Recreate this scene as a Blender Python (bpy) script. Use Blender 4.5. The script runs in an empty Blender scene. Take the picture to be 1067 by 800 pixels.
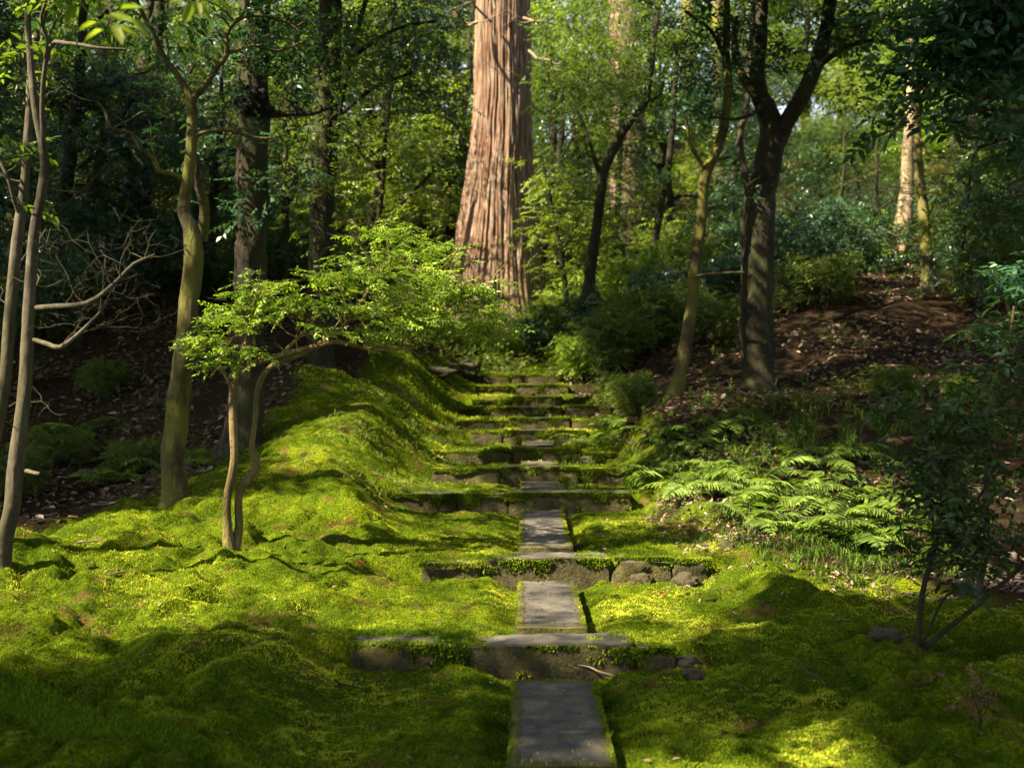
import bpy, math, random
import numpy as np
from mathutils import Vector

# ------------------------------------------------------------------ camera, sky, sun, exposure
C = bpy.context.scene
F = 1200.0; CX = 533.5; HY = 410.0; CZ = 1.5          # focal length in photo pixels, principal column, horizon row, eye height
cam_d = bpy.data.cameras.new('camera'); cam = bpy.data.objects.new('camera', cam_d)
C.collection.objects.link(cam); C.camera = cam
cam_d.sensor_width = 36.0; cam_d.lens = F / 1067.0 * 36.0
cam.location = (0, 0, CZ); cam.rotation_euler = (math.radians(90) + math.atan(10 / F), 0, 0)
cam_d.clip_end = 800
cam_d.dof.use_dof = True; cam_d.dof.focus_distance = 8.0; cam_d.dof.aperture_fstop = 2.2

SUN_EL = math.radians(44); SUN_AZ = math.radians(62)  # azimuth: how far left of straight-behind-the-camera
SUNV = np.array([-math.sin(SUN_AZ) * math.cos(SUN_EL), -math.cos(SUN_AZ) * math.cos(SUN_EL), math.sin(SUN_EL)])
w = bpy.data.worlds.new("World"); C.world = w; w.use_nodes = True
nt = w.node_tree; nt.nodes.clear()
sky = nt.nodes.new('ShaderNodeTexSky'); sky.sky_type = 'NISHITA'; sky.sun_disc = False
sky.sun_elevation = SUN_EL; sky.sun_rotation = math.atan2(SUNV[0], SUNV[1])
bg = nt.nodes.new('ShaderNodeBackground'); bg.inputs[1].default_value = 0.076
wo = nt.nodes.new('ShaderNodeOutputWorld')
hs = nt.nodes.new('ShaderNodeHueSaturation'); hs.inputs['Saturation'].default_value = .48
nt.links.new(sky.outputs[0], hs.inputs['Color']); nt.links.new(hs.outputs[0], bg.inputs[0]); nt.links.new(bg.outputs[0], wo.inputs[0])
sl = bpy.data.lights.new('sun', 'SUN'); sl.energy = 5.0; sl.angle = math.radians(0.5); sl.color = (1.0, 0.86, 0.62)
so = bpy.data.objects.new('sun', sl); C.collection.objects.link(so)
so.rotation_euler = Vector(SUNV.tolist()).to_track_quat('Z', 'Y').to_euler()
so.location = (-8, -6, 12)
C.view_settings.view_transform = 'Standard'; C.view_settings.look = 'None'
C.view_settings.exposure = 2.45; C.view_settings.gamma = 1.0
C.view_settings.use_curve_mapping = False
cy = C.cycles
cy.max_bounces = 6; cy.diffuse_bounces = 3; cy.glossy_bounces = 2; cy.transmission_bounces = 4; cy.transparent_max_bounces = 4
cy.use_denoising = True; cy.sample_clamp_indirect = 6.0
cy.caustics_reflective = False; cy.caustics_refractive = False
C.render.use_persistent_data = False

# ------------------------------------------------------------------ helpers
RNG = np.random.default_rng(7)

def P(px, py, d):
    return np.array([(px - CX) * d / F, d, CZ + (HY - py) * d / F])

_perm = np.random.default_rng(3).permutation(256).astype(np.int64); _perm = np.concatenate([_perm, _perm, _perm])
_g3 = np.random.default_rng(4).normal(size=(256, 3)); _g3 /= np.linalg.norm(_g3, axis=1)[:, None]

def perlin(x, y, z=None):
    x = np.asarray(x, float); y = np.asarray(y, float)
    z = np.zeros_like(x) + 0.37 if z is None else np.asarray(z, float)
    xi = np.floor(x).astype(np.int64); yi = np.floor(y).astype(np.int64); zi = np.floor(z).astype(np.int64)
    fx = x - xi; fy = y - yi; fz = z - zi
    u = fx * fx * fx * (fx * (fx * 6 - 15) + 10); v = fy * fy * fy * (fy * (fy * 6 - 15) + 10); t = fz * fz * fz * (fz * (fz * 6 - 15) + 10)
    def g(i, j, k):
        h = _perm[_perm[_perm[(xi + i) & 255] + ((yi + j) & 255)] + ((zi + k) & 255)]
        gr = _g3[h]
        return gr[..., 0] * (fx - i) + gr[..., 1] * (fy - j) + gr[..., 2] * (fz - k)
    def lp(a, b, s): return a + (b - a) * s
    return lp(lp(lp(g(0,0,0), g(1,0,0), u), lp(g(0,1,0), g(1,1,0), u), v),
              lp(lp(g(0,0,1), g(1,0,1), u), lp(g(0,1,1), g(1,1,1), u), v), t) * 1.6

def fbm(x, y, z=None, o=4):
    s = 0; a = 1.0; f = 1.0
    for k in range(o):
        s = s + a * perlin(x * f + 17.3 * k, y * f - 9.1 * k, None if z is None else z * f); a *= .5; f *= 2.03
    return s

def sstep(a, b, x):
    t = np.clip((x - a) / (b - a), 0, 1); return t * t * (3 - 2 * t)

class MB:
    def __init__(s): s.V = []; s.F = []; s.R = []; s.n = 0
    def add(s, V, Fq, rnd=0.5):
        V = np.asarray(V, float).reshape(-1, 3); Fq = np.asarray(Fq, np.int64).reshape(-1, 4)
        s.V.append(V); s.F.append(Fq + s.n); s.n += len(V)
        s.R.append(np.broadcast_to(np.asarray(rnd, float), (len(Fq),)).copy())
    def build(s, name, mat, parent=None, smooth=True):
        if not s.V: return None
        V = np.concatenate(s.V).astype(np.float32); Fq = np.concatenate(s.F).astype(np.int32); R = np.concatenate(s.R).astype(np.float32)
        if parent is not None:
            V = V - np.array(parent.location, np.float32)
        me = bpy.data.meshes.new(name)
        me.vertices.add(len(V)); me.vertices.foreach_set('co', V.ravel())
        me.loops.add(Fq.size); me.loops.foreach_set('vertex_index', Fq.ravel())
        me.polygons.add(len(Fq)); me.polygons.foreach_set('loop_start', np.arange(0, Fq.size, 4, dtype=np.int32))
        if smooth: me.polygons.foreach_set('use_smooth', np.ones(len(Fq), bool))
        at = me.attributes.new('rnd', 'FLOAT', 'FACE'); at.data.foreach_set('value', R)
        me.update(calc_edges=True)
        if mat: me.materials.append(mat)
        o = bpy.data.objects.new(name, me); C.collection.objects.link(o)
        if parent is not None: o.parent = parent
        return o

def tag(o, label=None, cat=None, group=None, kind=None):
    if label: o['label'] = label
    if cat: o['category'] = cat
    if group: o['group'] = group
    if kind: o['kind'] = kind
    return o

def thing(name, loc, label, cat, group=None):
    o = bpy.data.objects.new(name, None); C.collection.objects.link(o); o.location = [float(v) for v in loc]
    o.empty_display_size = .2
    return tag(o, label, cat, group)

def catmull(pts, step):
    pts = np.asarray(pts, float); n = len(pts)
    if n == 2:
        m = max(2, int(np.linalg.norm(pts[1, :3] - pts[0, :3]) / step) + 1)
        return pts[0] + (pts[1] - pts[0]) * np.linspace(0, 1, m)[:, None]
    out = []
    ext = np.vstack([2 * pts[0] - pts[1], pts, 2 * pts[-1] - pts[-2]])
    for i in range(n - 1):
        p0, p1, p2, p3 = ext[i:i + 4]
        m = max(2, int(np.linalg.norm(p2[:3] - p1[:3]) / step) + 1)
        t = np.linspace(0, 1, m, endpoint=False)[:, None]
        out.append(.5 * ((2 * p1) + (-p0 + p2) * t + (2 * p0 - 5 * p1 + 4 * p2 - p3) * t ** 2 + (-p0 + 3 * p1 - 3 * p2 + p3) * t ** 3))
    out.append(pts[-1:]); return np.vstack(out)

def tube(mb, pts, rads, sides=8, step=.12, rough=.12, wig=0.0, seed=0, flute=0.0):
    q = catmull(np.column_stack([np.asarray(pts, float), np.asarray(rads, float)]), step)
    c = q[:, :3].copy(); r = np.maximum(q[:, 3], .0008)
    if wig:
        s = np.arange(len(c)) * step
        for k in range(3): c[:, k] += wig * perlin(s * 1.7 + 31 * k, s * 0 + seed * 1.3) * sstep(0, 2, np.arange(len(c)))
    T = np.gradient(c, axis=0); T /= np.linalg.norm(T, axis=1)[:, None] + 1e-9
    u = np.array([1, 0, 0.]) if abs(T[0, 0]) < .8 else np.array([0, 1, 0.])
    U = np.zeros_like(c)
    for i in range(len(c)):
        u = u - T[i] * u.dot(T[i]); u /= np.linalg.norm(u) + 1e-9; U[i] = u
    W = np.cross(T, U)
    a = np.linspace(0, 2 * np.pi, sides, endpoint=False)
    ca = np.cos(a); sa = np.sin(a)
    rr = np.broadcast_to(r[:, None], (len(c), sides))
    if rough:
        zz = np.cumsum(np.r_[0, np.linalg.norm(np.diff(c, axis=0), axis=1)])[:, None]
        nn = perlin(ca[None] * 1.6 + seed, sa[None] * 1.6 + zz * 0, zz * 3.0 / (1 + 0 * a[None])) + .6 * perlin(ca[None] * 3.4 + seed, sa[None] * 3.4 + zz * 0, zz * 8.0 + 0 * a[None])
        rr = rr * (1 + rough * nn)
        if flute: rr = rr * (1 + flute * np.abs(perlin(a[None] * 3 + zz * .2, zz * .5 + 0 * a[None])))
    V = c[:, None] + rr[..., None] * (U[:, None] * ca[None, :, None] + W[:, None] * sa[None, :, None])
    n = len(c); idx = np.arange(n * sides).reshape(n, sides)
    A = idx[:-1]; B = idx[1:]
    Fq = np.stack([A, np.roll(A, -1, 1), np.roll(B, -1, 1), B], -1).reshape(-1, 4)
    mb.add(V.reshape(-1, 3), Fq, .5)
    return c, r

# ---- sun targets: places the photograph shows in sunlight (x, y, z, radius, how much foliage may stay in front)
LIT = []
def lit(px, py, d, r, keep=.02): LIT.append((P(px, py, d), r, keep))
for a in [(15, 640, 6.9, .55), (90, 615, 7.4, .5), (60, 580, 8.1, .4), (170, 590, 8.0, .5), (250, 585, 8.3, .55), (330, 590, 8.2, .5), (400, 575, 8.8, .5),
          (440, 545, 9.6, .5), (200, 545, 9.2, .5), (300, 540, 9.6, .5), (400, 620, 7.6, .45), (470, 620, 7.6, .35), (30, 690, 6.0, .3), (150, 640, 6.9, .35, .25), (290, 640, 6.9, .4, .3),
          (450, 655, 6.7, .35, .15), (620, 590, 8.3, .4, .1), (660, 650, 6.9, .42), (730, 655, 6.7, .3, .2), (640, 560, 9.4, .4), (690, 590, 8.4, .4), (750, 600, 8.0, .4, .2), (820, 590, 8.5, .4),
          (890, 610, 8.2, .35), (700, 515, 10.8, .45), (740, 545, 9.8, .35), (350, 468, 11.8, .45), (500, 575, 8.8, .4, .1), (500, 640, 7.2, .3, .1),
          (720, 480, 11.6, .5, .15), (780, 500, 10.8, .5, .1), (850, 510, 10.8, .55, .05), (920, 540, 9.9, .45, .1), (960, 600, 8.4, .3, .2), (700, 430, 14, .4, .3),
          (575, 640, 7.2, .3, .3), (570, 560, 9.4, .3, .25), (575, 765, 4.95, .16, .25), (575, 720, 5.7, .12, .3), (30, 650, 6.8, .7, .02), (110, 600, 7.8, .7, .02), (250, 600, 8, .7, .02), (380, 600, 8, .6, .05), (330, 560, 9, .6, .05),
          (230, 350, 8.5, .5), (290, 330, 8.5, .5), (350, 310, 8.5, .55), (410, 290, 8.6, .6), (470, 290, 8.6, .5), (510, 320, 8.6, .4), (380, 340, 8.5, .4),
          (590, 460, 14.5, .5, .2), (640, 470, 13, .4, .2), (520, 430, 16, .5, .25), (600, 410, 18, .5, .25), (520, 375, 21, .7, .2),
          (190, 330, 10, .25, .3), (150, 180, 10, .3, .2), (20, 300, 6, .3, .35),
          (520, 20, 24, .6, .45), (515, 80, 24, .6, .5), (515, 140, 24, .7, .45), (508, 200, 24, .8, .35), (500, 260, 24, .8, .35), (500, 320, 24, .8, .3), (480, 340, 22.5, .8, .1),
          (655, 230, 32, 1.1, .1), (655, 180, 32, 1.0, .2), (590, 290, 27, .9, .2), (570, 230, 22, .5, .2),
          (945, 180, 22, .6, .05), (942, 230, 22, .6, .05), (965, 240, 21, .5, .1), (940, 285, 21, .5, .2), (1000, 340, 17.5, .35, .3), (1060, 360, 17, .3, .3),
          (1000, 230, 24, 1.2, .15), (850, 190, 38, 4.5, .03), (920, 200, 38, 4.0, .05), (420, 150, 28, 1.0, .2), (330, 170, 27, 1.0, .2), (380, 110, 26, 1.0, .25), (740, 160, 38, 2.0, .2),
          (860, 340, 17.5, 1.4, .55), (760, 360, 16.5, 1.0, .5), (850, 380, 15.5, 1.0, .5), (930, 330, 18.5, 1.0, .5), (400, 200, 23, 1.6, .25), (440, 250, 23, 1.2, .2), (330, 230, 21, 1.4, .3), (600, 200, 25, 1.5, .25), (620, 120, 26, 2.0, .3), (700, 220, 27, 2.0, .3), (590, 60, 26, 2, .35), (380, 50, 24, 2.0, .3), (720, 80, 30, 3, .3), (960, 120, 30, 3, .3), (820, 120, 32, 3, .3), (60, 240, 19, 1.2, .35), (500, 400, 18, .7, .15), (560, 395, 19.5, .7, .2), (540, 440, 15.4, 1.1, .2), (550, 470, 13.5, .9, .2), (550, 415, 17.5, 1.0, .2), (560, 480, 13, .6, .3), (600, 500, 12, .5, .25), (500, 500, 12, .5, .3), (620, 430, 16, .5, .3), (470, 360, 23, .8, .1), (540, 385, 20.8, .9, .05), (560, 400, 19, .8, .05), (545, 425, 16.5, .9, .1), (550, 455, 14.5, .9, .1), (380, 130, 26, 5, .5), (620, 150, 28, 5, .5), (900, 150, 29, 6, .45), (120, 30, 3.6, .3, .0), (10, 225, 17, .7, .2)]:
    lit(*a)

def sun_filter(pos, rng, soft=1.0, margin=.38, floor=0.0):
    keep = np.ones(len(pos), bool); r = rng.random(len(pos))
    for q, rad, k in LIT:
        v = pos - q; t = v @ SUNV
        dist = np.linalg.norm(v - t[:, None] * SUNV, axis=1)
        keep &= ~((t > rad * 1.3) & (dist < (rad * (0.8 + .5 * rng.random(len(pos))) + margin) * soft) & (r > max(k, floor)))
    return keep

def out_of_view(pos, m=0.4):
    y = np.maximum(pos[:, 1], 0)
    return (pos[:, 1] < .3) | (np.abs(pos[:, 0]) > .4446 * y + m) | (pos[:, 2] > CZ + .342 * y + m)

# ---- leaf sprays
def leaf_quads(L, W, fine=False, fold=.25, droop=.12):
    if not fine:
        V = np.array([[0, 0, 0], [.45 * L, W / 2, fold * W * .5], [L, 0, -droop * L], [.45 * L, -W / 2, fold * W * .5]]); Fq = np.array([[0, 3, 2, 1]])
    else:
        V = np.array([[0, 0, 0], [.28 * L, W * .46, fold * W * .5], [.66 * L, W * .40, fold * W * .4 - droop * L * .4], [L, 0, -droop * L],
                      [.28 * L, -W * .46, fold * W * .5], [.66 * L, -W * .40, fold * W * .4 - droop * L * .4]])
        Fq = np.array([[0, 3, 2, 1], [0, 4, 5, 3]])
    return V, Fq

def rot(yaw, pitch, roll):
    cyw, syw = np.cos(yaw), np.sin(yaw); cp, sp = np.cos(pitch), np.sin(pitch); cr, sr = np.cos(roll), np.sin(roll)
    R = np.empty(np.shape(yaw) + (3, 3))
    R[..., 0, 0] = cyw * cp; R[..., 0, 1] = -syw * cr + cyw * sp * sr; R[..., 0, 2] = syw * sr + cyw * sp * cr
    R[..., 1, 0] = syw * cp; R[..., 1, 1] = cyw * cr + syw * sp * sr; R[..., 1, 2] = -cyw * sr + syw * sp * cr
    R[..., 2, 0] = -sp; R[..., 2, 1] = cp * sr; R[..., 2, 2] = cp * cr
    return R     # x axis = direction (pitch>0 points down), z = normal

def spray(n, length, L, W, rng, fine=False, stem=.004, whorl=False):
    V = []; Fq = []; lid = []; k = 0
    for i in range(n):
        t = (i + .6) / n; x = length * t
        side = 1 if i % 2 else -1
        yaw = side * math.radians(rng.uniform(35, 75)) if i < n - 1 else rng.uniform(-.2, .2)
        if whorl: yaw = rng.uniform(-2.2, 2.2); x = length * (.5 + .5 * t)
        l, f = leaf_quads(L * rng.uniform(.7, 1.15), W * rng.uniform(.8, 1.15), fine, rng.uniform(.1, .5), rng.uniform(0, .3))
        R = rot(np.array(yaw), np.array(rng.uniform(-.25, .45)), np.array(rng.uniform(-.5, .5)))
        V.append(l @ R.T + [x, 0, -.12 * length * t * t]); Fq.append(f + k); k += len(l); lid += [i] * len(f)
    if stem:
        a = np.array([0, 2.1, 4.2]); ring = np.stack([a * 0, np.cos(a), np.sin(a)], 1)
        s = np.vstack([ring * stem, ring * stem * .4 + [length, 0, -.12 * length]])
        V.append(s); Fq.append(np.array([[0, 1, 4, 3], [1, 2, 5, 4], [2, 0, 3, 5]]) + k); lid += [-1] * 3
    return np.vstack(V), np.vstack(Fq), np.array(lid)

def bake(mb, tmpls, pos, yaw, pitch, roll, scale, rng, tint=None):
    n = len(pos); which = rng.integers(0, len(tmpls), n)
    R = rot(yaw, pitch, roll)
    for k, (V, Fq, lid) in enumerate(tmpls):
        m = np.where(which == k)[0]
        if not len(m): continue
        W = np.einsum('nij,vj->nvi', R[m], V) * scale[m][:, None, None] + pos[m][:, None]
        FF = (Fq[None] + (np.arange(len(m)) * len(V))[:, None, None]).reshape(-1, 4)
        base = rng.random(len(m)) if tint is None else tint[m]
        lr = rng.random((len(m), len(lid)))
        r = np.where(lid[None] < 0, -1.0, np.clip(.65 * base[:, None] + .35 * lr, 0, 1))
        mb.add(W.reshape(-1, 3), FF, r.ravel())

def shoots(centers, rng, per=6, spread=.22, flat=.45, gap=None, gthr=0):
    c = np.repeat(centers, per, 0); d = rng.normal(size=c.shape); d[:, 2] *= flat
    p = c + d * spread
    if gap:
        p = p[fbm(p[:, 0] * gap, p[:, 1] * gap, p[:, 2] * gap, 2) > gthr]
    return p

def in_ellipsoid(c, r, n, rng, shell=.35):
    d = rng.normal(size=(n, 3)); d /= np.linalg.norm(d, axis=1)[:, None]
    rad = rng.random(n) ** shell
    return np.asarray(c) + d * rad[:, None] * np.asarray(r)

def foliage(mb, pos, tmpls, rng, layered=.35, center=None, smin=.75, smax=1.25, filt=True, filt_soft=1.0, floor=0.0, up=0.0, tintscale=.9):
    if filt: pos = pos[sun_filter(pos, rng, filt_soft, .38, floor)]
    n = len(pos)
    yaw = rng.uniform(-np.pi, np.pi, n)
    if center is not None:
        out = np.arctan2(pos[:, 1] - center[1], pos[:, 0] - center[0]); yaw = out + rng.normal(0, .9, n)
    pitch = rng.normal(.12 - up, layered, n); roll = rng.normal(0, layered, n)
    tint = np.clip(.5 + .45 * fbm(pos[:, 0] * tintscale, pos[:, 1] * tintscale, pos[:, 2] * tintscale, 2) + rng.normal(0, .16, n), 0, 1)
    bake(mb, tmpls, pos, yaw, pitch, roll, rng.uniform(smin, smax, n), rng, tint)

def grow(mb, p, d, L, r, depth, rng, tips, up=.15, wander=.28, kids=(2, 4), sides=6, ang=.8, flat=1.0, ratio=.62):
    n = 5; pts = [np.array(p, float)]; d = np.array(d, float); d /= np.linalg.norm(d); dirs = [d]
    for i in range(n):
        d = d + rng.normal(0, wander, 3) * np.array([1, 1, flat]) + np.array([0, 0, up * .4]); d /= np.linalg.norm(d)
        pts.append(pts[-1] + d * L / n); dirs.append(d)
    rr = np.linspace(r, r * .45, n + 1)
    tube(mb, pts, rr, sides=sides, step=max(L / 14, .03), rough=.12, seed=rng.uniform(0, 50))
    if depth <= 0:
        tips.append((pts[-1], d)); tips.append((pts[-3], dirs[-3])); return
    for k in range(rng.integers(*kids)):
        i = rng.integers(2, n + 1)
        dd = dirs[i] + rng.normal(0, ang, 3) * np.array([1, 1, .6 * flat]); dd[2] += up
        grow(mb, pts[i], dd, L * rng.uniform(.5, .8), rr[i] * ratio, depth - 1, rng, tips, up, wander, kids, max(3, sides - 1), ang, flat, ratio)
    tips.append((pts[-1], d))

# ------------------------------------------------------------------ materials
def new_mat(name):
    m = bpy.data.materials.new(name); m.use_nodes = True; m.node_tree.nodes.clear(); return m, m.node_tree
def N(t, kind, **kw):
    n = t.nodes.new(kind)
    for k, v in kw.items():
        if k.startswith('i_'): n.inputs[k[2:].replace('_', ' ')].default_value = v
        else: setattr(n, k, v)
    return n
def ramp(t, stops, interp='LINEAR'):
    r = t.nodes.new('ShaderNodeValToRGB'); e = r.color_ramp; e.interpolation = interp
    while len(e.elements) < len(stops): e.elements.new(.5)
    for s, (p, c) in zip(e.elements, stops):
        s.position = p; s.color = (*c, 1)
    return r
def mixc(t, fac, a, b, mode='MIX'):
    m = t.nodes.new('ShaderNodeMix'); m.data_type = 'RGBA'; m.blend_type = mode
    for sock, v in ((m.inputs[0], fac), (m.inputs[6], a), (m.inputs[7], b)):
        if hasattr(v, 'links') or hasattr(v, 'is_linked'): t.links.new(v, sock)
        elif isinstance(v, (int, float)): sock.default_value = v
        else: sock.default_value = (*v, 1)
    return m.outputs[2]
def noise(t, scale, detail=4, rough=.55, vec=None, dist=0):
    n = N(t, 'ShaderNodeTexNoise'); n.inputs['Scale'].default_value = scale; n.inputs['Detail'].default_value = detail
    n.inputs['Roughness'].default_value = rough; n.inputs['Distortion'].default_value = dist
    if vec is not None: t.links.new(vec, n.inputs['Vector'])
    return n
def coords(t, scale=(1, 1, 1), world=True):
    if world:
        g = N(t, 'ShaderNodeNewGeometry'); o = g.outputs['Position']
    else:
        g = N(t, 'ShaderNodeTexCoord'); o = g.outputs['Object']
    m = N(t, 'ShaderNodeMapping'); m.inputs['Scale'].default_value = scale
    t.links.new(o, m.inputs['Vector']); return m.outputs[0]
def mrange(t, v, a, b, c=0., d=1.):
    m = N(t, 'ShaderNodeMapRange'); t.links.new(v, m.inputs[0])
    for i, x in enumerate((a, b, c, d)): m.inputs[1 + i].default_value = x
    return m.outputs[0]
def math_(t, op, a, b=None):
    m = N(t, 'ShaderNodeMath', operation=op)
    for i, v in enumerate((a, b)):
        if v is None: continue
        if isinstance(v, (int, float)): m.inputs[i].default_value = v
        else: t.links.new(v, m.inputs[i])
    return m.outputs[0]

def leaf_mat(name, dark, mid, light, rough=.45, trans=.35, spec=.5, twig=(.06, .04, .025), transcol=None):
    m, t = new_mat(name)
    a = N(t, 'ShaderNodeAttribute', attribute_name='rnd')
    r = ramp(t, [(0, dark), (.5, mid), (1, light)]); t.links.new(a.outputs['Fac'], r.inputs[0])
    isst = math_(t, 'LESS_THAN', a.outputs['Fac'], -.5)
    col = mixc(t, isst, r.outputs[0], twig)
    b = N(t, 'ShaderNodeBsdfPrincipled'); b.inputs['Roughness'].default_value = rough; b.inputs['Specular IOR Level'].default_value = spec
    t.links.new(col, b.inputs['Base Color'])
    tr = N(t, 'ShaderNodeBsdfTranslucent')
    tc = mixc(t, 1.0, col, transcol or (1.5, 1.6, .6), 'MULTIPLY')
    t.links.new(tc, tr.inputs[0])
    mx = N(t, 'ShaderNodeMixShader')
    fac = math_(t, 'MULTIPLY', math_(t, 'SUBTRACT', 1.0, isst), trans)
    t.links.new(fac, mx.inputs[0]); t.links.new(b.outputs[0], mx.inputs[1]); t.links.new(tr.outputs[0], mx.inputs[2])
    o = N(t, 'ShaderNodeOutputMaterial'); t.links.new(mx.outputs[0], o.inputs[0]); return m

def bark_mat(name, dark, light, moss=0.0, mosscol=(.09, .10, .015), zs=.35, scale=14, bump=.5, lich=0.0, bands=False):
    m, t = new_mat(name)
    v = coords(t, (1, 1, zs))
    n1 = noise(t, scale, 6, .65, v); n2 = noise(t, 2.2, 4, .6, coords(t, (1, 1, .7)))
    c = ramp(t, [(.3, dark), (.7, light)]); t.links.new(n1.outputs[0], c.inputs[0])
    col = mixc(t, mrange(t, n2.outputs[0], .35, .7), c.outputs[0], tuple(x * .55 for x in dark))
    if lich:
        n4 = noise(t, 11, 7, .75, coords(t, (1, 1, 1)), .6)
        col = mixc(t, math_(t, 'MULTIPLY', mrange(t, n4.outputs[0], .54, .66), lich), col, (.22, .21, .16))
    if moss:
        n3 = noise(t, 3.1, 5, .6, coords(t, (1, 1, .5)))
        col = mixc(t, math_(t, 'MULTIPLY', mrange(t, n3.outputs[0], .42, .58), moss), col, mosscol)
    b = N(t, 'ShaderNodeBsdfPrincipled'); b.inputs['Roughness'].default_value = .88; b.inputs['Specular IOR Level'].default_value = .2
    t.links.new(col, b.inputs['Base Color'])
    bp = N(t, 'ShaderNodeBump'); bp.inputs['Strength'].default_value = bump; bp.inputs['Distance'].default_value = .035
    t.links.new(n1.outputs[0], bp.inputs['Height']); t.links.new(bp.outputs[0], b.inputs['Normal'])
    o = N(t, 'ShaderNodeOutputMaterial'); t.links.new(b.outputs[0], o.inputs[0]); return m

M = {}
M['glossy'] = leaf_mat('glossy_dark_leaf', (.012, .038, .020), (.024, .075, .032), (.055, .125, .036), rough=.32, trans=.25, spec=.45)
M['mid'] = leaf_mat('mid_green_leaf', (.028, .055, .010), (.07, .115, .015), (.17, .22, .028), rough=.5, trans=.42, spec=.3)
M['bright'] = leaf_mat('bright_green_leaf', (.07, .13, .012), (.16, .26, .020), (.30, .38, .04), rough=.42, trans=.42, twig=(.14, .10, .05))
M['canopy'] = leaf_mat('canopy_leaf', (.015, .045, .012), (.03, .07, .015), (.06, .11, .02), rough=.45, trans=.25)
M['yellow'] = leaf_mat('yellow_green_leaf', (.06, .10, .012), (.14, .20, .02), (.25, .29, .035), rough=.45, trans=.45)
M['fern'] = leaf_mat('fern_leaf', (.040, .085, .014), (.095, .155, .024), (.19, .26, .042), rough=.6, trans=.4, spec=.2, twig=(.10, .09, .03))
M['grass'] = leaf_mat('grass_blade', (.02, .05, .006), (.05, .09, .010), (.10, .15, .02), rough=.7, trans=.3, spec=.1)
M['moss_blade'] = leaf_mat('moss_blade', (.030, .064, .003), (.145, .205, .010), (.43, .45, .04), rough=.9, trans=.30, spec=.04, transcol=(1.3, 1.4, .5))
M['litter'] = leaf_mat('dry_leaf', (.035, .02, .013), (.13, .08, .055), (.36, .27, .215), rough=.6, trans=.12, transcol=(1.3, 1, .7))
M['deep'] = leaf_mat('deep_green_leaf', (.010, .026, .006), (.022, .050, .010), (.05, .10, .016), rough=.5, trans=.3, spec=.25)
M['fleck'] = leaf_mat('fleck_leaf', (.05, .03, .015), (.14, .085, .05), (.33, .25, .19), rough=.8, trans=.1, spec=.1, transcol=(1.3, 1, .7))
M['redleaf'] = leaf_mat('reddish_leaf', (.07, .025, .01), (.13, .045, .02), (.18, .09, .03), rough=.5, trans=.3, transcol=(1.3, .9, .6))
M['petal'] = leaf_mat('red_petal', (.25, .006, .03), (.35, .012, .05), (.45, .03, .07), rough=.45, trans=.2, transcol=(1, .6, .6))
M['pale'] = leaf_mat('pale_petal', (.4, .38, .30), (.55, .53, .45), (.65, .62, .58), rough=.5, trans=.2, transcol=(1, 1, 1))
M['bark_grey'] = bark_mat('grey_bark', (.035, .03, .02), (.12, .10, .068), moss=.35, mosscol=(.05, .05, .014), lich=.25, scale=20)
M['bark_moss'] = bark_mat('mossy_bark', (.025, .02, .01), (.085, .065, .028), moss=.75, mosscol=(.10, .10, .012), lich=.2, scale=26, bump=.9)
M['bark_dark'] = bark_mat('dark_bark', (.012, .009, .006), (.048, .037, .022), moss=.5, mosscol=(.035, .042, .008), scale=24, lich=.12, bump=1.0)
M['bark_gold'] = bark_mat('golden_bark', (.11, .075, .028), (.34, .25, .11), moss=.45, mosscol=(.08, .085, .012), scale=38, bump=1.0)
M['burl'] = bark_mat('burl_bark', (.006, .004, .003), (.02, .015, .01), scale=30, bump=1.5)
M['moss_root'] = bark_mat('moss_covered_root', (.03, .04, .008), (.09, .11, .012), moss=1.0, mosscol=(.05, .075, .006), scale=50, bump=1)
M['bark_pale'] = bark_mat('pale_bark', (.22, .15, .10), (.45, .34, .24), moss=.25, mosscol=(.13, .13, .02), scale=12, zs=.2)
M['bark_yellow'] = bark_mat('yellow_moss_bark', (.08, .07, .03), (.22, .18, .08), moss=.7, mosscol=(.13, .13, .012), scale=12)
M['twig_pink'] = bark_mat('pinkish_twig', (.16, .10, .09), (.34, .23, .20), scale=30)

# cedar bark: long vertical strips
m, t = new_mat('cedar_bark')
v = coords(t, (1, 1, .07)); n1 = noise(t, 17, 9, .78, v, .8); n2 = noise(t, 2.6, 6, .7, coords(t, (1, 1, .30)), .4); n3 = noise(t, 45, 3, .6, coords(t, (1, 1, .08)))
c = ramp(t, [(.32, (.045, .022, .013)), (.43, (.12, .065, .036)), (.56, (.28, .205, .15)), (.78, (.52, .44, .355))]); t.links.new(n1.outputs[0], c.inputs[0])
col = mixc(t, mrange(t, n2.outputs[0], .48, .66, 0, .75), c.outputs[0], (.13, .062, .038))
pos = N(t, 'ShaderNodeNewGeometry'); sx = N(t, 'ShaderNodeSeparateXYZ'); t.links.new(pos.outputs['Position'], sx.inputs[0])
n4 = noise(t, 3, 4, .6, coords(t, (1, 1, .4)))
low = mrange(t, sx.outputs['Z'], 4.2, 2.2, 0, .6)
mossf = math_(t, 'MULTIPLY', low, mrange(t, n4.outputs[0], .45, .6))
col = mixc(t, mossf, col, (.16, .16, .03))
b = N(t, 'ShaderNodeBsdfPrincipled'); b.inputs['Roughness'].default_value = .9; b.inputs['Specular IOR Level'].default_value = .15
t.links.new(col, b.inputs['Base Color'])
bp = N(t, 'ShaderNodeBump'); bp.inputs['Strength'].default_value = .9; bp.inputs['Distance'].default_value = .05
t.links.new(n1.outputs[0], bp.inputs['Height']); t.links.new(bp.outputs[0], b.inputs['Normal'])
o = N(t, 'ShaderNodeOutputMaterial'); t.links.new(b.outputs[0], o.inputs[0]); M['cedar'] = m

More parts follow.
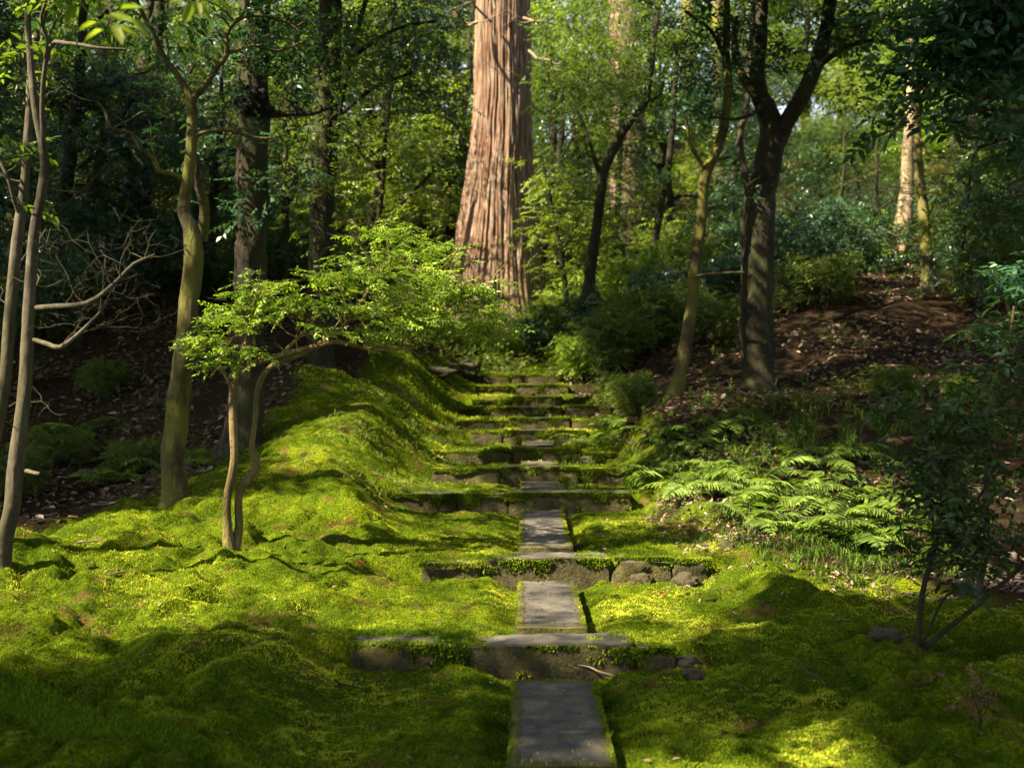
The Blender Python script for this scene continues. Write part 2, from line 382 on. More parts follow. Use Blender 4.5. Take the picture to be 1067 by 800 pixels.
# ground: moss / soil by the vertex attribute "moss"
m, t = new_mat('forest_floor')
wv = coords(t)
nA = noise(t, 1.3, 4, .55, wv); nB = noise(t, 9, 5, .6, wv); nC = noise(t, 60, 4, .7, wv); nD = noise(t, 3.3, 3, .5, wv)
mc = ramp(t, [(.30, (.025, .048, .002)), (.5, (.085, .13, .003)), (.70, (.24, .27, .007))])
t.links.new(math_(t, 'ADD', math_(t, 'MULTIPLY', nA.outputs[0], .5), math_(t, 'MULTIPLY', nB.outputs[0], .5)), mc.inputs[0])
mcol = mixc(t, mrange(t, nC.outputs[0], .35, .65), mc.outputs[0], (.022, .034, .003))
mcol = mixc(t, mrange(t, nD.outputs[0], .58, .68, 0, .8), mcol, (.10, .055, .022))
sc = ramp(t, [(.3, (.010, .006, .004)), (.55, (.030, .018, .011)), (.75, (.07, .042, .028))]); t.links.new(nC.outputs[0], sc.inputs[0])
scol = mixc(t, mrange(t, nB.outputs[0], .52, .62, 0, .5), sc.outputs[0], (.025, .035, .010))
at = N(t, 'ShaderNodeAttribute', attribute_name='moss')
col = mixc(t, at.outputs['Fac'], scol, mcol)
b = N(t, 'ShaderNodeBsdfPrincipled'); b.inputs['Roughness'].default_value = .95; b.inputs['Specular IOR Level'].default_value = .03
t.links.new(col, b.inputs['Base Color'])
hh = math_(t, 'ADD', math_(t, 'MULTIPLY', nC.outputs[0], .5), nB.outputs[0])
bp = N(t, 'ShaderNodeBump'); bp.inputs['Strength'].default_value = 1.0; bp.inputs['Distance'].default_value = .05
t.links.new(hh, bp.inputs['Height']); t.links.new(bp.outputs[0], b.inputs['Normal'])
o = N(t, 'ShaderNodeOutputMaterial'); t.links.new(b.outputs[0], o.inputs[0]); M['floor'] = m

# stone: grey tops, mossy edges, brown-green faces
def stone_mat(name, edge_moss=.7, top=(.055, .052, .050), top2=(.16, .14, .105), side=(.05, .038, .016), mosstop=0.0):
    m, t = new_mat(name)
    wv = coords(t); n1 = noise(t, 7, 5, .6, wv); n2 = noise(t, 70, 5, .75, wv); n3 = noise(t, 7, 8, .78, wv, .6); n5 = noise(t, 22, 5, .7, wv, .5)
    tc = ramp(t, [(.35, top), (.68, top2)]); t.links.new(n1.outputs[0], tc.inputs[0])
    col = mixc(t, mrange(t, n2.outputs[0], .35, .68, 0, .6), tc.outputs[0], tuple(x * .35 for x in top))
    g = N(t, 'ShaderNodeNewGeometry'); s = N(t, 'ShaderNodeSeparateXYZ'); t.links.new(g.outputs['True Normal'], s.inputs[0])
    sd = ramp(t, [(.3, tuple(x * .35 for x in side)), (.5, side), (.7, (.085, .075, .014))]); t.links.new(n3.outputs[0], sd.inputs[0])
    col = mixc(t, mrange(t, s.outputs['Z'], .85, .45), col, sd.outputs[0])
    at = N(t, 'ShaderNodeAttribute', attribute_name='edge')
    e = math_(t, 'ADD', math_(t, 'MULTIPLY', at.outputs['Fac'], edge_moss), math_(t, 'MULTIPLY', n3.outputs[0], 1.0))
    e = mrange(t, math_(t, 'ADD', e, mosstop), .86, 1.0)
    e = math_(t, 'MULTIPLY', e, mrange(t, s.outputs['Z'], .1, .6, .25, 1))
    mo = ramp(t, [(.3, (.03, .035, .004)), (.7, (.13, .125, .010))]); t.links.new(n2.outputs[0], mo.inputs[0])
    col = mixc(t, e, col, mo.outputs[0])
    b = N(t, 'ShaderNodeBsdfPrincipled'); b.inputs['Roughness'].default_value = .82; b.inputs['Specular IOR Level'].default_value = .3
    t.links.new(col, b.inputs['Base Color'])
    bp = N(t, 'ShaderNodeBump'); bp.inputs['Strength'].default_value = .9; bp.inputs['Distance'].default_value = .02
    t.links.new(math_(t, 'ADD', math_(t, 'MULTIPLY', n5.outputs[0], math_(t, 'ADD', .5, math_(t, 'MULTIPLY', mrange(t, s.outputs['Z'], .85, .45), 2.0))), math_(t, 'ADD', math_(t, 'MULTIPLY', n2.outputs[0], .6), math_(t, 'MULTIPLY', e, .6))), bp.inputs['Height']); t.links.new(bp.outputs[0], b.inputs['Normal'])
    o = N(t, 'ShaderNodeOutputMaterial'); t.links.new(b.outputs[0], o.inputs[0]); return m
M['slab'] = stone_mat('paving_stone')
M['step'] = stone_mat('step_stone', edge_moss=.35, top=(.06, .056, .048), top2=(.15, .135, .105), mosstop=.12)
M['rock'] = stone_mat('mossy_rock', edge_moss=.3, top=(.04, .04, .022), top2=(.10, .09, .05), mosstop=.22)

# ------------------------------------------------------------------ terrain
def pathx(y): return .14 + .013 * y
# front edge distance, top row in the photograph of each riser
RIS = [(6.3, 672), (8.4, 582), (11.2, 513.5), (12.7, 487), (14.1, 468), (15.4, 448), (16.5, 436), (17.5, 424), (18.5, 413), (19.4, 400), (20.3, 391)]
RZ = [CZ + (HY - py) * d / F for d, py in RIS]
RY = [d for d, _ in RIS]
def stair_h(y):
    y = np.asarray(y, float); z = np.full_like(y, -0.005) + .004 * (y - 4)
    for i, (d, zt) in enumerate(zip(RY, RZ)):
        nxt = RY[i + 1] if i + 1 < len(RY) else 22.0
        drop = (RZ[i + 1] - .165 - zt) if i + 1 < len(RY) else .1
        z = np.where(y > d + .07, zt + .000 + drop * np.clip((y - d) / (nxt - d), 0, 1), z)
    return z
cp = []
for a in [(0, 780, 4.6), (0, 690, 5.8), (100, 640, 6.8), (0, 600, 7.6), (60, 560, 8.4), (240, 570, 8.5), (180, 520, 10), (300, 480, 11), (350, 440, 12.5), (400, 480, 11.3),
          (420, 440, 13), (345, 385, 15), (400, 372, 17), (440, 382, 17.8), (480, 370, 20.5), (250, 470, 12.5), (335, 405, 16), (100, 525, 11.5), (0, 545, 11), (100, 450, 14), (0, 450, 14),
          (50, 380, 16), (100, 300, 19), (200, 350, 16.5), (200, 280, 20), (330, 300, 20), (400, 335, 21), (0, 250, 22), (250, 200, 28), (400, 280, 27),
          (740, 580, 8.2), (700, 640, 7), (760, 690, 6.1), (900, 700, 6), (1067, 720, 5.8), (950, 690, 6.3), (1067, 650, 7.2), (950, 612, 8.2), (830, 590, 8.6),
          (700, 515, 10.6), (640, 508, 11.2), (800, 530, 10), (900, 560, 9.5), (900, 500, 11.5), (1000, 560, 9.5), (1067, 540, 10), (700, 450, 13), (800, 450, 13), (900, 430, 13.5), (1000, 430, 13.5),
          (650, 440, 14.2), (705, 405, 15), (790, 405, 15), (640, 385, 18), (900, 360, 16.5), (1000, 340, 17.5), (1067, 350, 17), (760, 330, 19), (930, 285, 21), (1067, 270, 22), (650, 330, 22),
          (590, 350, 22), (600, 290, 28), (960, 265, 25), (800, 270, 26), (850, 190, 40), (500, 250, 40), (150, 180, 38), (1000, 190, 38), (517, 368, 24), (460, 365, 24),
          (300, 700, 5.6), (400, 650, 6.8), (150, 740, 5.0), (430, 590, 8.4)]:
    cp.append(P(*a))
for a in [(-1.5, 2.5, -.02), (-4, 3, .1), (-8, 5, .5), (-14, 8, 1.2), (-14, 20, 4), (2, 2.5, -.02), (5, 3, -.05), (9, 6, .2), (14, 10, 1), (14, 20, 4), (0, -2, -.1), (-8, -6, .2), (8, -6, -.1), (0, -10, -.4),
          (-20, 0, 1), (20, 0, .3), (-25, 30, 8), (25, 30, 8), (0, 58, 14), (-28, 55, 15), (28, 55, 15), (-6.5, 9, .35), (-7, 12, .7)]:
    cp.append(np.array(a, float))
for y in (4.5, 7.3, 9.8, 12, 14.7, 16.9, 19, 21):
    cp.append(np.array([pathx(y), y, float(stair_h(y))])); cp.append(np.array([pathx(y) - .8, y, float(stair_h(y)) + .02]))
    cp.append(np.array([pathx(y) + .8, y, float(stair_h(y)) + .02]))
cp = np.array(cp)
def tps_k(r2): return np.where(r2 > 1e-12, r2 * np.log(r2 + 1e-12) * .5, 0)
n = len(cp); K = tps_k(((cp[:, None, :2] - cp[None, :, :2]) ** 2).sum(-1)) + np.eye(n) * .02
Q = np.column_stack([np.ones(n), cp[:, :2]]); A = np.zeros((n + 3, n + 3)); A[:n, :n] = K; A[:n, n:] = Q; A[n:, :n] = Q.T
sol = np.linalg.solve(A, np.r_[cp[:, 2], 0, 0, 0])
def base_h(x, y):
    sh = np.shape(x); x = np.clip(np.ravel(x), -30, 30); y = np.clip(np.ravel(y), -10, 58); out = np.empty(len(x))
    for i in range(0, len(x), 20000):
        a = x[i:i + 20000]; b = y[i:i + 20000]
        r2 = (a[:, None] - cp[None, :, 0]) ** 2 + (b[:, None] - cp[None, :, 1]) ** 2
        out[i:i + 20000] = tps_k(r2) @ sol[:n] + sol[n] + sol[n + 1] * a + sol[n + 2] * b
    return out.reshape(sh)
HL = ([0, 6.3, 8.4, 11.2, 14, 17, 20, 22], [.75, 1.0, .9, 1.15, .95, .95, .8, .8])
HR = ([0, 6.3, 8.4, 11.2, 14, 17, 20, 22], [.7, .9, 1.1, .95, .85, .75, .7, .6])
def stairw(x, y):
    u = x - pathx(y); hl = np.interp(y, *HL) + .12 * perlin(y * 1.3, y * 0 + 3); hr = np.interp(y, *HR) + .12 * perlin(y * 1.3, y * 0 + 8)
    w = np.where(u < 0, 1 - sstep(hl, hl + .55 + .5 * sstep(9.5, 11.5, y), -u), 1 - sstep(hr, hr + .55, u))
    return w * (1 - sstep(21, 22.5, y)) * sstep(0, 3, y)
XL = ([0, 7, 8.4, 10, 12, 14, 16, 18, 20, 22], [-9, -5, -3.9, -3.5, -3.2, -2.6, -2.3, -1.9, -1.2, -.6])
XR = ([0, 6.6, 7.5, 8.4, 9, 10.5, 12, 14, 16, 18, 20, 22], [9, 8, 3.6, 2.4, 1.9, 1.55, 1.6, 1.55, 1.4, 1.2, .9, .7])
def mossm(x, y):
    l = np.interp(y, *XL); r = np.interp(y, *XR); nz = .35 * fbm(x * 1.1, y * 1.1, None, 3)
    m = sstep(l - .25, l + .25, x + nz) * (1 - sstep(r - .2, r + .2, x + nz)) * (1 - sstep(21.5, 23, y))
    return m
def ground_h(x, y, detail=True):
    h = base_h(x, y); w = stairw(x, y)
    st = stair_h(y)
    mm = mossm(x, y)
    u = np.abs(x - pathx(y))
    flat = sstep(.22, .42, u)                      # keep the strip under the slabs flat
    wx = x + .12 * perlin(x * 3, y * 3 + 7); wy = y + .12 * perlin(x * 3 + 5, y * 3)
    cush = .13 * np.abs(perlin(wx * 1.25 + 3, wy * 1.1)) + .13 * np.abs(perlin(wx * 2.6, wy * 2.8 + 5)) + .060 * np.abs(perlin(wx * 6.0, wy * 6.6)) + .06 * perlin(x * .8, y * .7)
    cush = cush * (1 - .4 * sstep(9.5, 12, y)); fine = .040 * np.abs(perlin(x * 10 + perlin(x * 4, y * 4), y * 12)) + .014 * np.abs(perlin(x * 22, y * 24)) + .006 * perlin(x * 41, y * 41)
    rough = .10 * fbm(x * .6, y * .6, None, 3) + .03 * fbm(x * 3, y * 3, None, 3)
    nz = mm * (cush - .085) + (1 - mm) * rough
    near = 1 - sstep(24, 30, y)
    h = h + nz * (1 - .75 * w) * (1 - w * (1 - flat))
    h = h * (1 - w) + w * (st - .025 + (cush - .07) * .30 * flat - .045 * (1 - flat))
    if detail: h = h + fine * near * (1 - w * (1 - flat)) * (.4 + .6 * mm)
    return h
def G(x, y): return float(ground_h(np.array([x], float), np.array([y], float))[0])

def axis(fine_lo, fine_hi, step, lo, hi, growth):
    a = list(np.arange(fine_lo, fine_hi, step)); s = step; v = a[-1]
    while v < hi: s *= growth; v += s; a.append(v)
    s = step; v = a[0]; pre = []
    while v > lo: s *= growth; v -= s; pre.append(v)
    return np.array(pre[::-1] + a)
gx = axis(-4.2, 4.2, .027, -160, 160, 1.045)
ya = [4.0]; s = .02
while ya[-1] < 40:
    s = max(.022, .0023 * ya[-1] + .004); ya.append(ya[-1] + s)
gy = np.array(ya); pre = []; v = 4.0; s = .03
while v > -120: v -= s; s *= 1.12; pre.append(v)
post = []; v = gy[-1]; s = .12
while v < 260: v += s; s *= 1.1; post.append(v)
gy = np.r_[pre[::-1], gy, post]
X, Y = np.meshgrid(gx, gy); Z = ground_h(X, Y)
ny, nx = X.shape; idx = np.arange(nx * ny).reshape(ny, nx)
mb = MB(); mb.add(np.stack([X, Y, Z], -1), np.stack([idx[:-1, :-1], idx[:-1, 1:], idx[1:, 1:], idx[1:, :-1]], -1))
ground = mb.build('ground', M['floor']); ground['kind'] = 'structure'
MO = mossm(X, Y)
a = ground.data.attributes.new('moss', 'FLOAT', 'POINT'); a.data.foreach_set('value', MO.ravel().astype(np.float32))
print('ground', nx, ny)
def GH(x, y):      # bilinear lookup on the built sheet
    x = np.asarray(x, float); y = np.asarray(y, float)
    i = np.clip(np.searchsorted(gx, x) - 1, 0, nx - 2); j = np.clip(np.searchsorted(gy, y) - 1, 0, ny - 2)
    fx = np.clip((x - gx[i]) / (gx[i + 1] - gx[i]), 0, 1); fy = np.clip((y - gy[j]) / (gy[j + 1] - gy[j]), 0, 1)
    return (Z[j, i] * (1 - fx) + Z[j, i + 1] * fx) * (1 - fy) + (Z[j + 1, i] * (1 - fx) + Z[j + 1, i + 1] * fx) * fy

# ------------------------------------------------------------------ steps, slabs, rocks
def block(name, c, size, mat, label, cat, group=None, seed=0, yaw=0.0, rough=.02, tilt=(0, 0), taper=0.0, rnd=.03, res=.035):
    L, D, H = size; nl = max(4, int(L / res)); nd = max(3, int(D / res)); nh = max(3, int(H / res))
    def face(o, a, b, n1, n2):
        s, t_ = np.meshgrid(np.linspace(-.5, .5, n1 + 1), np.linspace(-.5, .5, n2 + 1))
        V = np.asarray(o)[None, None] + s[..., None] * np.asarray(a) + t_[..., None] * np.asarray(b)
        i = np.arange(V.shape[0] * V.shape[1]).reshape(V.shape[:2])
        return V.reshape(-1, 3), np.stack([i[:-1, :-1], i[:-1, 1:], i[1:, 1:], i[1:, :-1]], -1).reshape(-1, 4)
    mb = MB(); Vs = []
    for o_, a_, b_, n1, n2 in (((0, 0, .5), (1, 0, 0), (0, 1, 0), nl, nd), ((0, 0, -.5), (0, 1, 0), (1, 0, 0), nd, nl), ((0, -.5, 0), (1, 0, 0), (0, 0, 1), nl, nh), ((0, .5, 0), (0, 0, 1), (1, 0, 0), nh, nl),
                           ((-.5, 0, 0), (0, 0, 1), (0, 1, 0), nh, nd), ((.5, 0, 0), (0, 1, 0), (0, 0, 1), nd, nh)):
        V, Fq = face(o_, a_, b_, n1, n2); mb.add(V, Fq)
    V = np.concatenate(mb.V); S = np.array([L, D, H])
    W = V * S
    hs = S / 2 - rnd; core = np.clip(W, -hs, hs); dlt = W - core; ln = np.linalg.norm(dlt, axis=1); k = ln > 1e-9
    W[k] = core[k] + dlt[k] / ln[k][:, None] * np.minimum(ln[k], rnd)[:, None]
    edge = np.maximum(1 - (.5 - np.abs(V[:, 0])) * L / .12, 1 - (.5 - np.abs(V[:, 1])) * D / .10); edge = np.clip(edge, 0, 1)
    if taper: W[:, 0] *= 1 - taper * (V[:, 1] + .5)
    q = W + seed * 7.31
    nrm = W / (np.linalg.norm(W / S, axis=1)[:, None] * S * 1.0 + 1e-6)
    dv = np.stack([fbm(q[:, 0] * 4, q[:, 1] * 4, q[:, 2] * 4 + 9 * k_, 4) for k_ in range(3)], 1)
    W = W + dv * rough * np.array([1, 1, .55])
    W[:, 2] += (tilt[0] * W[:, 0] + tilt[1] * W[:, 1])
    cs, sn = math.cos(yaw), math.sin(yaw); W = np.column_stack([W[:, 0] * cs - W[:, 1] * sn, W[:, 0] * sn + W[:, 1] * cs, W[:, 2]])
    mb.V = [W]; o = mb.build(name, mat)
    e = o.data.attributes.new('edge', 'FLOAT', 'POINT'); e.data.foreach_set('value', edge.astype(np.float32))
    o.location = [float(v_) for v_ in c]
    return tag(o, label, cat, group)

ordn = ['bottom', 'second', 'third', 'fourth', 'fifth', 'sixth', 'seventh', 'eighth', 'ninth', 'tenth', 'topmost']
# stones of each riser, in photo pixels: x0, x1, top row, height in pixels, what
ROWS = {0: [(366, 486, 670, 27, 'low mossy left'), (486, 661, 672, 34, 'large dark central'), (663, 702, 674, 30, 'rough brown right')],
        1: [(437, 505, 586, 24, 'overgrown left'), (505, 637, 581, 27, 'broad brown central'), (639, 700, 580, 13, 'pale flat right'), (698, 742, 582, 22, 'rounded far right')],
        2: [(418, 476, 514, 18, 'moss-draped left'), (476, 530, 514, 19, 'mossy inner left'), (530, 642, 513, 19, 'long mossy central')],
        3: [(466, 522, 488, 14, 'mossy left'), (522, 604, 486, 15, 'green-topped central'), (604, 652, 488, 14, 'mossy right')],
        4: [(470, 534, 470, 11, 'mossy left'), (534, 604, 467, 12, 'dark central'), (608, 650, 472, 14, 'bulky mossy right')],
        5: [(506, 524, 450, 11, 'short left'), (524, 595, 448, 12, 'long green-edged central')],
        6: [(490, 530, 438, 10, 'low left'), (530, 594, 435, 11, 'square-cut central'), (596, 640, 437, 11, 'mossy right')],
        7: [(474, 510, 426, 8, 'flat left'), (510, 586, 424, 9, 'grey-topped central'), (588, 626, 423, 9, 'mossy right')],
        8: [(507, 533, 416, 7, 'thin left'), (533, 586, 413, 10, 'bright-edged central'), (588, 622, 417, 7, 'thin right')],
        9: [(510, 536, 402, 8, 'brown left'), (536, 576, 400, 9, 'grey central')],
        10: [(494, 532, 391, 9, 'brown left'), (532, 568, 390, 10, 'pale brown central')]}
for k in range(2, 11):
    r0 = list(ROWS[k][0]); r0[0] -= 16; ROWS[k][0] = tuple(r0); r1 = list(ROWS[k][-1]); r1[1] += 16; ROWS[k][-1] = tuple(r1)
for k, row in ROWS.items():
    d = RY[k]
    for j, (x0, x1, py, hp, what) in enumerate(row):
        xa = (x0 - CX) * d / F; xb = (x1 - CX) * d / F; L = xb - xa - .012; top = CZ + (HY - py) * d / F
        H = hp * d / F + .10; D = .34 if 'central' in what else .26
        central = 'central' in what
        dz = 0.0 if central else (-.006 * (j + 1) if k < 2 else -.004 * j); calm = 1.0 if k < 2 else .4
        block('step_stone', ((xa + xb) / 2, d + D / 2 + (0 if central else .02 * math.sin(j * 5 + k)), top - H / 2 + dz), (L, D, H), M['step'],
              f'{what} stone block of the {ordn[k]} step' if k else f'{what} stone block of the lowest step, above the first slab', 'step stone', 'stone blocks of the mossy steps',
              seed=k * 7 + j, rough=.020 * (1 if k < 2 else .7) if central else .038 * calm, yaw=.012 * math.sin(k * 3 + j) * calm, rnd=.022 if central else .04, tilt=(.01 * math.sin(k + j * 2), .0))
# path slabs
SL = [((2.55, 4.62), -.03, .44, 'near grey slab cut off by the bottom edge of the picture'), ((4.645, 6.02), .0, .45, 'sun-dappled slab lying before the lowest step'),
      ((6.66, 8.30), None, .42, 'slab between the lowest and second steps'), ((8.76, 11.05), None, .42, 'long narrow slab between the second and third steps'),
      ((11.56, 12.55), None, .42, 'short dark slab above the third step'), ((13.06, 13.95), None, .42, 'short dark slab above the fourth step'), ((14.46, 15.3), None, .42, 'short blue-grey slab above the fifth step')]
SLT = []
for i, ((y0, y1), z, wd, lb) in enumerate(SL):
    ym = (y0 + y1) / 2; zz = (float(stair_h(np.array(ym))) + .022) if z is None else z + .005
    sl_ = (float(stair_h(np.array(y1 - .02))) - float(stair_h(np.array(y0 + .05)))) / (y1 - y0); SLT.append(sl_)
    block('paving_slab', (pathx(ym) + (0 if i > 1 else .005), ym, zz - .06), (wd, y1 - y0, .13), M['slab'], lb, 'paving slab', 'grey paving slabs up the middle of the path', seed=30 + i, rough=.008, rnd=.018, tilt=(0, sl_), taper=.02, yaw=-.008)

def rock(px, py, d, sx, sy, sz, label, seed, sink=.35):
    c = P(px, py, d); z = G(c[0], c[1])
    u, v = np.meshgrid(np.linspace(0, 2 * np.pi, 41), np.linspace(0, np.pi, 25)); n_ = np.stack([np.cos(u) * np.sin(v), np.sin(u) * np.sin(v), np.cos(v)], -1)
    q = n_ * 1.3 + seed * 3.1; r = 1 + .30 * fbm(q[..., 0], q[..., 1], q[..., 2], 4)
    n2_ = np.sign(n_) * np.abs(n_) ** .8
    V = n2_ * r[..., None] * np.array([sx, sy, sz]); i = np.arange(V.shape[0] * V.shape[1]).reshape(V.shape[:2])
    mb = MB(); mb.add(V, np.stack([i[:-1, :-1], i[1:, :-1], i[1:, 1:], i[:-1, 1:]], -1).reshape(-1, 4)); o = mb.build('rock', M['rock'])
    e = o.data.attributes.new('edge', 'FLOAT', 'POINT'); e.data.foreach_set('value', np.full(V.shape[0] * V.shape[1], .4, np.float32))
    o.location = (float(c[0]), float(d), z + sz * (1 - 2 * sink) * .6); return tag(o, label, 'rock')
rock(716, 690, 6.35, .075, .08, .055, 'brown broken stone beside the right end of the lowest step', 2)
rock(722, 706, 6.05, .05, .05, .035, 'pale rounded stone under the right end of the lowest step', 3)
rock(668, 598, 8.35, .08, .07, .06, 'dark stone wedged below the pale flat block of the second step', 4)
rock(714, 600, 8.3, .085, .09, .07, 'mossy boulder holding up the right end of the second step', 5)
rock(922, 676, 6.6, .10, .09, .055, 'low mossy stone left of the foreground sapling', 6)
rock(610, 458, 14.0, .12, .1, .09, 'small round stone right of the stairs by the sixth step', 7)
rock(478, 384, 20.0, .32, .22, .13, 'dark flat rock at the upper left of the stairs', 8, .3)
rock(455, 396, 18.8, .30, .2, .10, 'low brown rock left of the upper stairs', 9, .3)
rock(488, 377, 20.8, .22, .18, .16, 'brown squarish rock at the head of the stairs', 10, .3)
rock(600, 573, 9.3, .06, .05, .03, 'small mossy cobble beside the long narrow slab', 11)
rock(757, 568, 9.0, .06, .05, .04, 'small grey stone on the right moss rim', 12)

# ------------------------------------------------------------------ moss blades (stuff)
rng = np.random.default_rng(11)
def moss_layer(n, ylo, yhi, h0, h1, wdt, pw, name):
    y = ylo + (yhi - ylo) * rng.random(n) ** pw
    x = rng.uniform(-1, 1, n) * (.46 * y + .3)
    m = mossm(x, y); patch = fbm(x * 2.1, y * 2.1, None, 3)
    bare = fbm(x * 3.4 + 20, y * 3.0, None, 3); ok = (rng.random(n) < m * sstep(-.75, -.15, patch) * (1 - .85 * sstep(.36, .56, bare)))
    u = x - pathx(y)
    onslab = np.abs(u) < .215 + .05 * perlin(y * 9, y * 0 + 2)
    z = GH(x, y) - .004; extra = fbm(x * 4, y * 4, None, 3)
    for k, row in ROWS.items():
        d = RY[k]
        for (x0, x1, py, hp, what) in row:
            ins = (y > d - .012) & (y < d + .33) & (x > (x0 - CX) * d / F) & (x < (x1 - CX) * d / F)
            top = CZ + (HY - py) * d / F; z = np.where(ins, np.maximum(z, top + (.004 if k < 2 else -.004)), z)
            if 'central' in what: ok &= ~(ins & ((np.abs(u) < .33 + .35 * extra) if k < 2 else (np.abs(u) < .21 + .12 * extra)))
            else: ok &= ~(ins & (extra < -.6))
    for i_, ((y0, y1), _z, wd_, _l) in enumerate(SL):
        so_ = bpy.data.objects['paving_slab' if i_ == 0 else f'paving_slab.{i_:03d}']
        ins = (np.abs(u) < wd_ / 2 - .004) & (y > y0 + .01) & (y < y1 - .01); inner = (np.abs(u) < wd_ / 2 - .010 - .045 * np.clip(extra + .1, 0, 1)) & (y < y1 - .02 - .10 * np.clip(extra, 0, 1))
        z = np.where(ins, so_.location[2] + .062 + (y - (y0 + y1) / 2) * SLT[i_], z); ok &= ~(ins & inner & (rng.random(n) < .985))
    x = x[ok]; y = y[ok]; z = z[ok]; k = len(x)
    a = rng.uniform(0, 2 * np.pi, k); cl = np.abs(perlin(x * 16 + 2 * perlin(x * 5, y * 5), y * 17)) + .5 * np.abs(perlin(x * 31, y * 33)); hgt = rng.uniform(h0, h1, k) * (.35 + .6 * sstep(-.2, .5, patch[ok]) + 1.5 * cl); wd = wdt * rng.uniform(.7, 1.4, k)
    lean = rng.normal(0, .5, (k, 2)) * hgt[:, None]
    cx = np.cos(a) * wd; sx_ = np.sin(a) * wd
    V = np.stack([np.stack([x - cx, y - sx_, z], 1), np.stack([x + cx, y + sx_, z], 1),
                  np.stack([x + cx * .35 + lean[:, 0], y + sx_ * .35 + lean[:, 1], z + hgt], 1), np.stack([x - cx * .35 + lean[:, 0], y - sx_ * .35 + lean[:, 1], z + hgt], 1)], 1)
    tint = np.clip(.47 + .6 * fbm(x * 1.5, y * 1.5, None, 3) + .35 * perlin(x * 9, y * 9) + rng.normal(0, .13, k), 0, 1)
    mb = MB(); mb.add(V.reshape(-1, 3), np.arange(4 * k).reshape(-1, 4), tint)
    o = mb.build(name, M['moss_blade'], smooth=False); return tag(o, 'soft yellow-green moss covering the banks beside the steps', 'moss', kind='stuff')
moss_layer(1500000, 3.9, 14.5, .004, .012, .0026, 1.4, 'moss')
moss_layer(260000, 13.8, 22.5, .010, .028, .008, 1.0, 'moss_upper_path')
# moss hanging over the front faces of the step stones
mb = MB()
for k, row in ROWS.items():
    d = RY[k]
    for (x0, x1, py, hp, what) in row:
        xa = (x0 - CX) * d / F; xb = (x1 - CX) * d / F; top = CZ + (HY - py) * d / F; H = hp * d / F
        m = int((xb - xa) * (9000 if k > 1 else 6000) * (1 if k < 6 else .5)); x = rng.uniform(xa, xb, m); q = rng.random(m); cover = fbm(x * 5 + k * 3, x * 0 + q * 2, None, 3)
        g_ = q ** 1.7 * H; ok = cover > (.12 if ('central' in what and k < 2) else np.where(g_ < .03, -.7, -.12)) + .5 * g_ / H; x = x[ok]; g_ = g_[ok]; m = len(x)
        hg = rng.uniform(.008, .022, m); wd = rng.uniform(.003, .006, m); y = np.full(m, d + .004); z = top - g_
        V = np.stack([np.stack([x - wd, y, z], 1), np.stack([x + wd, y, z], 1), np.stack([x + wd * .4 + rng.normal(0, .004, m), y - hg, z - hg * rng.uniform(-.3, .9, m)], 1), np.stack([x - wd * .4, y - hg, z - hg * rng.uniform(-.3, .9, m)], 1)], 1)
        mb.add(V.reshape(-1, 3), np.arange(4 * m).reshape(-1, 4), np.clip(.35 + .5 * perlin(x * 6, z * 6) + rng.normal(0, .15, m), 0, 1))
tag(mb.build('step_moss', M['moss_blade'], smooth=False), 'moss fringe hanging over the front faces of the steps', 'moss', kind='stuff')

# ------------------------------------------------------------------ fallen leaves, grass, undergrowth (stuff)
def scatter_leaves(n, xr, yr, L, dens, name, label, mat, z0=.008, tilt=.35):
    x = rng.uniform(*xr, n); y = rng.uniform(*yr, n); ok = rng.random(n) < dens(x, y); x = x[ok]; y = y[ok]; k = len(x)
    V, Fq = leaf_quads(L, L * .42, True, .5, .15); lid = np.zeros(len(Fq), int)
    zz_ = GH(x, y); u_ = x - pathx(y)
    for i_, ((y0, y1), _z, wd_, _l) in enumerate(SL):
        so_ = bpy.data.objects['paving_slab' if i_ == 0 else f'paving_slab.{i_:03d}']
        zz_ = np.where((np.abs(u_) < wd_ / 2 - .01) & (y > y0 + .01) & (y < y1 - .01), so_.location[2] + .062 + (y - (y0 + y1) / 2) * SLT[i_], zz_)
    p = np.stack([x, y, zz_ + z0], 1)
    mb = MB(); bake(mb, [(V, Fq, lid)], p, rng.uniform(-3.14, 3.14, k), rng.normal(0, tilt, k), rng.normal(0, tilt, k), rng.uniform(.5, 1.3, k), rng, rng.random(k))
    o = mb.build(name, mat, smooth=False); return tag(o, label, 'leaves', kind='stuff')
scatter_leaves(110000, (-11, 11), (8, 30), .10, lambda x, y: (1 - mossm(x, y)) * sstep(-.5, .3, fbm(x * .7, y * .7, None, 3)) * (np.abs(x) < .47 * y + .3), 'fallen_leaves',
               'dry pinkish brown leaves strewn over the shaded banks', M['litter'])
scatter_leaves(60000, (-5.5, 5.5), (4, 21), .030, lambda x, y: mossm(x, y) * .05 + .45 * sstep(.34, .7, fbm(x * 3.4 + 20, y * 3.0, None, 3)) * mossm(x, y), 'leaf_flecks',
               'tiny dry leaves and flecks scattered over the moss', M['fleck'], .012)
scatter_leaves(2600, (1.2, 3.9), (7.6, 10.5), .05, lambda x, y: (sstep(.1, .5, fbm(x * 1.4, y * 1.4, None, 2) + .35)), 'leaf_scatter',
               'pale brown leaves on the soil between moss and ferns', M['litter'], .015)

